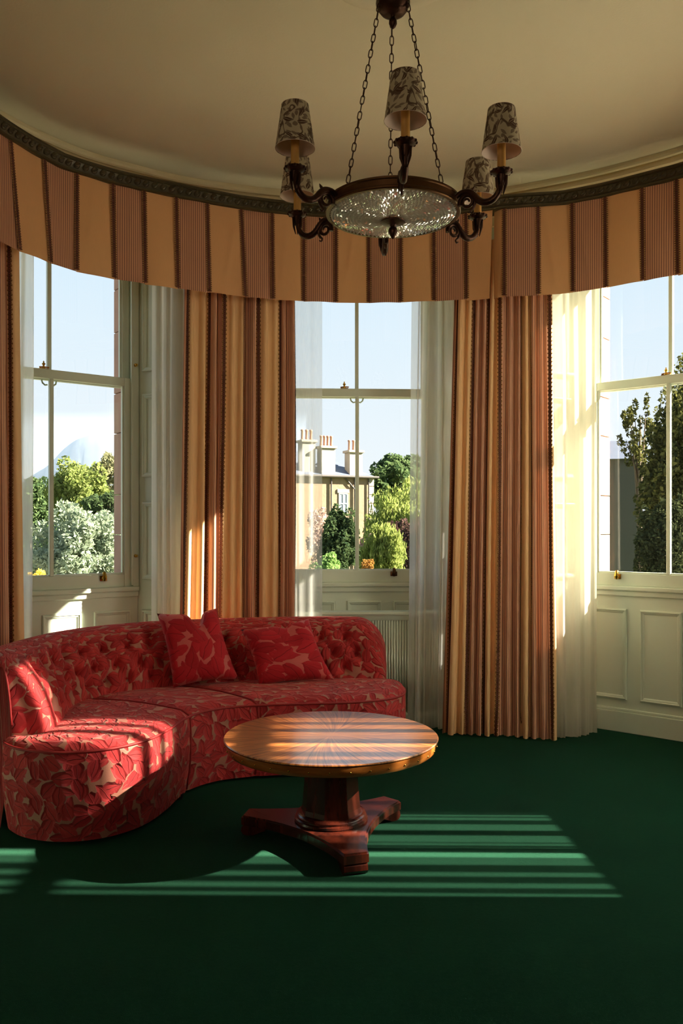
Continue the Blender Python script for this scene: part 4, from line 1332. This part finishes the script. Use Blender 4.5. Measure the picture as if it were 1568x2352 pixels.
def tree(name, x0, x1, y0, y1, Z, mat, label, cat='tree', group=None, n=5000, leaf=.25, clumps=40, depth=None, kind='round', seed=0, csize=.30, droop=0.0, trunk=True, aspect=2.0):
    """a tree whose crown fills the given window of the view at distance Z"""
    rng = np.random.default_rng(seed + 11)
    a = px(x0, y0, Z); b = px(x1, y1, Z)
    cx, cz_ = (a[0] + b[0]) / 2, (a[2] + b[2]) / 2
    rx, rz = abs(b[0] - a[0]) / 2, abs(a[2] - b[2]) / 2
    ry = depth or rx
    root = empty(name, (cx, Z, GZ)); org = (cx, Z, GZ)
    tag(root, label, cat, group)
    c = rng.normal(size=(clumps, 3)); c /= np.linalg.norm(c, axis=1)[:, None]
    c *= rng.uniform(.45, .92, size=(clumps, 1)) if kind != 'willow' else rng.uniform(.3, .95, size=(clumps, 1))
    per = n // clumps
    P = []
    for k in range(clumps):
        base = np.array((cx + c[k, 0] * rx, Z + c[k, 1] * ry, cz_ + c[k, 2] * rz))
        if kind == 'willow':
            base[2] = cz_ + abs(c[k, 2]) * rz * 1.05
            ns = 14
            for q in range(ns):
                st = base + rng.normal(size=3) * np.array((rx, ry, rz * .3)) * .16
                ln = rng.uniform(.5, 1.0) * (st[2] - (cz_ - rz)) * .9
                m_ = max(2, per // ns)
                tt = np.sort(rng.uniform(0, 1, m_))
                p = st[None] + np.stack([rng.normal(size=m_) * .04 * rx + (st[0]-cx)*.1*tt, rng.normal(size=m_) * .04 * ry, -tt * ln], 1)
                P.append(p)
        else:
            g = rng.normal(size=(per, 3)); g /= np.linalg.norm(g, axis=1)[:, None]
            g *= rng.uniform(.55, 1.0, size=(per, 1)) ** .5
            P.append(base + g * np.array((rx, ry, rz)) * csize * rng.uniform(.7, 1.3))
    P = np.vstack(P)
    quads_obj('crown', leaf_cloud(P, leaf, .3, rng, droop, aspect), mat, root, org)
    if trunk:
        tk = MB(); h = cz_ - GZ; r0 = max(.07, rx * .07)
        tk.tube([(0, 0, 0), (.02 * rx, 0, h * .4), (-.03 * rx, 0, h * .8), (0, 0, h + rz * .3)], [r0 * 1.3, r0, r0 * .75, r0 * .3], 8)
        for k in range(9):
            e1 = np.array((c[k % clumps, 0] * rx * .8, c[k % clumps, 1] * ry * .8, h + c[k % clumps, 2] * rz * .8))
            hh = h * rng.uniform(.55, .95)
            tk.tube([(0, 0, hh), (e1[0] * .45, e1[1] * .45, hh + (e1[2] - hh) * .6), tuple(e1)], [r0 * .5, r0 * .32, r0 * .1], 6)
        tk.build('trunk', M['bark'], root, True)
    return root
LM = lambda nm, a, b, tl=.4: mat_leaves(nm, srgb(*a), srgb(*b), tl)
m_olive = LM('silver_green_leaves', (104, 120, 102), (168, 180, 152))
m_yel = LM('yellow_green_leaves', (88, 104, 54), (148, 158, 92))
m_tan = LM('tan_green_leaves', (104, 106, 78), (150, 148, 112))
m_dk = LM('dark_green_leaves', (42, 58, 40), (80, 96, 62))
m_mid = LM('mid_green_leaves', (58, 80, 52), (100, 118, 76))
m_wil = LM('willow_leaves', (98, 116, 54), (152, 160, 92), .5)
m_cop = LM('copper_leaves', (58, 44, 44), (96, 74, 66), .3)
m_pink = LM('pale_pink_blossom', (160, 132, 122), (200, 176, 164), .3)
m_lime = LM('fresh_green_leaves', (92, 132, 66), (150, 176, 108))
m_orng = LM('orange_leaves', (140, 98, 50), (176, 136, 74))
m_ever = LM('evergreen_leaves', (24, 32, 24), (104, 104, 56), .3)
m_dk2 = LM('deep_green_leaves', (26, 34, 26), (70, 76, 48), .25)
GRP = 'trees and shrubs in the garden'
tree('shrub', 60, 290, 1160, 1380, 13, m_olive, 'silvery green round shrub close below the hill window', 'shrub', GRP, 14000, .085, 90, kind='round', seed=1, csize=.22)
tree('tree', 105, 250, 1048, 1240, 34, m_yel, 'yellow green tree standing in front of the hazy hill', 'tree', GRP, 9000, .20, 60, seed=2, csize=.26)
tree('tree', 195, 330, 1028, 1210, 42, m_tan, 'thin tan-green tree next to the stone jamb, in front of the hill', 'tree', GRP, 6000, .24, 50, seed=3, csize=.25)
tree('tree', 20, 122, 1090, 1240, 38, m_mid, 'mid green tree seen at the voile edge of hill window', 'tree', GRP, 6000, .22, 40, seed=4)
tree('shrub', 150, 330, 1130, 1260, 26, m_dk, 'dark green hedge shrub between silvery shrub and yellow green tree', 'shrub', GRP, 5000, .2, 40, seed=5)
tree('tree', 815, 1000, 1040, 1200, 75, m_mid, 'large round green tree rising behind the stone house', 'tree', GRP, 9000, .55, 60, seed=6, csize=.24)
tree('willow_tree', 838, 985, 1092, 1300, 40, m_wil, 'tall bright yellow willow behind the copper tree', 'tree', GRP, 12000, .26, 26, kind='willow', seed=7, droop=1.4, aspect=3.2)
tree('willow_tree', 824, 932, 1190, 1330, 24, m_wil, 'low weeping willow with hanging yellow green strands, middle window', 'tree', GRP, 12000, .15, 24, kind='willow', seed=8, droop=1.6, aspect=3.4)
tree('tree', 880, 1010, 1178, 1380, 32, m_cop, 'dark copper-leaved tree beside the low willow', 'tree', GRP, 7000, .2, 50, seed=9)
tree('tree', 735, 822, 1158, 1345, 22, m_dk, 'green leafy tree growing in front of the house window', 'tree', GRP, 8000, .13, 50, seed=10)
tree('shrub', 700, 772, 1165, 1300, 27, m_pink, 'pale pink blossoming shrub beside the green leafy tree', 'shrub', GRP, 3500, .11, 40, seed=12)
tree('shrub', 822, 872, 1225, 1290, 28, m_pink, 'small pink flowering shrub at the foot of the low willow', 'shrub', GRP, 2500, .11, 24, seed=13)
tree('shrub', 715, 785, 1268, 1370, 16, m_lime, 'fresh light green shrub lowest in the middle window', 'shrub', GRP, 4000, .08, 40, seed=14)
tree('shrub', 826, 858, 1282, 1325, 20, m_orng, 'small orange shrub above the sill of middle window', 'shrub', GRP, 1500, .07, 20, seed=15)
tree('shrub', 66, 104, 1306, 1345, 11, LM('yellow_flowers', (222, 190, 60), (238, 214, 110)), 'yellow flowering plant low in the corner of hill window', 'shrub', GRP, 700, .05, 16, seed=16, trunk=True)
tree('evergreen_tree', 1470, 1740, 850, 1500, 17, m_ever, 'big dark evergreen tree filling the window beside sunlit voile', 'tree', GRP, 36000, .12, 260, seed=17, csize=.13, aspect=1.7)
tree('evergreen_tree', 1490, 1780, 800, 1250, 28, m_ever, 'taller evergreen tree behind the big dark evergreen', 'tree', GRP, 18000, .19, 160, seed=18, csize=.14)
tree('shrub', 1455, 1590, 1120, 1420, 14, m_dk2, 'dark clipped hedge shrub low in the window beside sunlit voile', 'shrub', GRP, 12000, .08, 120, seed=23, csize=.2)
tree('evergreen_tree', 1458, 1620, 1000, 1480, 21, m_dk2, 'narrow evergreen tree before the grey slate building', 'tree', GRP, 22000, .13, 170, seed=19, csize=.17)
tree('tree', 1420, 1520, 885, 1110, 19, m_ever, 'sparse twiggy treetop against the sky beyond the sunlit voile', 'tree', GRP, 1800, .10, 40, seed=20, csize=.14)

# belt of trees closing the garden
rgb_ = np.random.default_rng(41); n_ = 42000
xs_ = rgb_.uniform(-95, 110, n_)
hh_ = 5.0 + 1.6 * np.sin(xs_ * .55) + 1.1 * np.sin(xs_ * 1.37 + 1)
P_ = np.stack([xs_, rgb_.uniform(92, 99, n_), GZ + hh_ * rgb_.uniform(0, 1, n_) ** .7], 1)
belt = quads_obj('treeline', leaf_cloud(P_, .8, .3, rgb_), m_mid, None, (0, 0, 0))
tag(belt, 'distant belt of mid green trees closing the garden', 'trees', kind='stuff')

# stone house opposite
hs_stone = (lambda t: t.done(t.principled(t.mix(t.noise(t.obj(), 2.5, 5, .7), srgb(116, 94, 76), srgb(156, 130, 106)), .9, t.bump(t.noise(t.obj(), 5, 3), .4, .05))))(NT('house_rubble_stone'))
hs_slate = plain_mat('house_slate', srgb(84, 92, 108), .6, var=.15, scale=3)
hs_grey = plain_mat('chimney_render', srgb(158, 148, 134), .9, var=.15, scale=2)
hs_pot = plain_mat('clay_pot', srgb(166, 124, 100), .8)
hs_dark = plain_mat('cast_iron', srgb(70, 62, 58), .6)
hs_white = plain_mat('white_sash', srgb(220, 222, 220), .5)
HC = px(857, 1097, 60)                     # right front eaves corner
hrot = math.radians(24)
hs = empty('house', (HC[0], HC[1], GZ), hrot)
tag(hs, 'stone house with slate roof and tall chimneys beyond the garden', 'house')
EV = HC[2] - GZ
wl_h = MB(); WX0 = -10.0
wl_h.box(WX0, 0, 0, 8, 0, EV); wl_h.build('wall', hs_stone, hs)
def hx(xpx): return (xpx - 857) / F_PX * 60 / math.cos(hrot) * .98
for z in np.arange(0.4, EV - .3, .62):
    MB().bbox(-.36, .04, -.04, .3, z, z + .58, .02).build('quoin', hs_grey, hs)
RZ_ = EV + 2.1
rf = MB(); rf.add([(WX0 - .2, -.25, EV), (.25, -.25, EV), (.25, 8.2, EV), (WX0 - .2, 8.2, EV), (-3.4, 4, RZ_), (WX0 + 2, 4, RZ_), (WX0 - .2, -.25, EV + .08), (.25, -.25, EV + .08), (.25, 8.2, EV + .08)],
                  [(0, 1, 4, 5), (1, 2, 4), (2, 3, 5, 4), (3, 0, 5), (0, 3, 2, 1)])
rf.build('roof', hs_slate, hs)
gt = MB().tube([(WX0, -.3, EV), (.3, -.3, EV)], .09, 8); gt.build('gutter', hs_dark, hs)
for xx, dz in ((758, 0), (812, 0)):
    MB().tube([(hx(xx), -.1, .0), (hx(xx), -.1, EV - .1)], .06, 8).build('downpipe', hs_dark, hs)
MB().tube([(hx(790), -.12, EV - .1), (hx(808), -.12, EV - .75), (hx(812), -.1, EV - .9)], .05, 8).build('downpipe', hs_dark, hs)
MB().tube([(-.42, -.1, 0), (-.42, -.1, EV - .1)], .05, 8).build('downpipe', hs_dark, hs)
wx, ww = hx(786), .55; wz1 = EV - 1.25; wz0 = wz1 - 1.35
fw = MB()
fw.box(wx - ww / 2 - .07, wx - ww / 2, -.06, .1, wz0, wz1); fw.box(wx + ww / 2, wx + ww / 2 + .07, -.06, .1, wz0, wz1)
fw.box(wx - ww / 2 - .07, wx + ww / 2 + .07, -.06, .1, wz1, wz1 + .07); fw.box(wx - ww / 2 - .07, wx + ww / 2 + .07, -.06, .1, (wz0 + wz1) / 2 - .03, (wz0 + wz1) / 2 + .03)
fw.box(wx - .03, wx + .03, -.06, .1, wz0, wz1)
fwo = fw.build('window', hs_white, hs)
MB().box(wx - ww / 2, wx + ww / 2, -.02, .05, wz0, wz1).build('pane', plain_mat('grey_far_pane', srgb(120, 132, 146), .15), fwo)
MB().bbox(wx - ww / 2 - .2, wx + ww / 2 + .2, -.08, .1, wz1 + .08, wz1 + .36, .02).build('lintel', hs_grey, hs)
def chimney(x0, x1, ytop, y0, y1, pots, base=EV - .1):
    a, b = hx(x0), hx(x1); zt = EYE - (ytop - HORIZON) / F_PX * 60 - GZ
    c = MB().box(a, b, y0, y1, base, zt)
    co = c.build('chimney', hs_grey, hs)
    MB().bbox(a - .12, b + .12, y0 - .12, y1 + .12, zt, zt + .18, .03).build('chimney_cap', hs_grey, co)
    for k in range(pots):
        xx = a + (b - a) * (k + .5) / pots
        MB().lathe([(.12, 0), (.10, .15), (.09, .62), (.12, .66), (.12, .74), (.08, .76)], 10, (xx, (y0 + y1) / 2, zt + .18)).build('chimney_pot', hs_pot, co, True)
chimney(738, 769, 1034, .05, .9, 4)
chimney(803, 833, 1041, .1, 1.0, 3)
chimney(699, 728, 1021, .4, 1.3, 3)

# grey building behind the evergreens
gb = empty('outbuilding', px(1400, 1210, 34)[:2] + (GZ,), math.radians(-20))
tag(gb, 'grey slate-roofed building behind the evergreen trees', 'building')
bw = plain_mat('building_render', srgb(74, 72, 66), .9, var=.12, scale=1)
gh = EYE - (1055 - HORIZON) / F_PX * 34 - GZ
MB().box(-4, 1.2, 0, 5, 0, gh).build('wall', bw, gb)
MB().add([(-4.2, -.2, gh), (1.4, -.2, gh), (1.4, 5.2, gh), (-4.2, 5.2, gh), (-4.2, 2.5, gh + 1.0), (1.4, 2.5, gh + 1.0)],
         [(0, 1, 5, 4), (1, 2, 5), (2, 3, 4, 5), (3, 0, 4), (0, 3, 2, 1)]).build('roof', hs_slate, gb)

# hill far away, with real haze in front of it
hy = 620.0
HP = [(-60, 1220), (0, 1140), (80, 1085), (110, 1066), (150, 1025), (185, 1003), (225, 995), (262, 1001), (300, 1020), (350, 1060), (420, 1100), (520, 1150), (640, 1190), (700, 1220)]
hp = catmull(HP, 120); rows = []
hv = []
rg2 = np.random.default_rng(3)
prof_y = [(-1.0, 0.0), (-.7, .22), (-.4, .6), (-.2, .85), (0, 1.0), (.3, .95), (.8, .5), (1.4, 0)]
for i, (xx, yy) in enumerate(hp):
    p = px(xx, yy, hy)
    for (t, hgt) in prof_y:
        jit = rg2.normal() * 1.0 if 0 < hgt < 1 else rg2.normal() * .25
        hv.append((p[0] * (hy + 110 * t) / hy, hy + 110 * t + jit, GZ - 1 + max(0, p[2] - GZ) * hgt + jit * .4))
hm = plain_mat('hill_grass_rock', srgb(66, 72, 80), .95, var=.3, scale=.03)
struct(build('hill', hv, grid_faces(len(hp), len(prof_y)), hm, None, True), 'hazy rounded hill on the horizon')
def mat_haze():
    t = NT('distant_haze')
    v = t.n('VolumeScatter'); v.inputs['Density'].default_value = .011; v.inputs['Color'].default_value = (.19, .27, .42, 1)
    v.inputs['Anisotropy'].default_value = 0.0
    t.link(v.outputs[0], t.out.inputs['Volume']); return t.m
hz = MB().prism([px(-300, 0, 440)[:2], px(705, 0, 440)[:2], px(700, 0, 520)[:2], px(-300, 0, 520)[:2]], GZ + .05, 63)
tag(hz.build('haze', mat_haze()), 'thin sunlit haze in front of the hill', 'haze', kind='stuff')
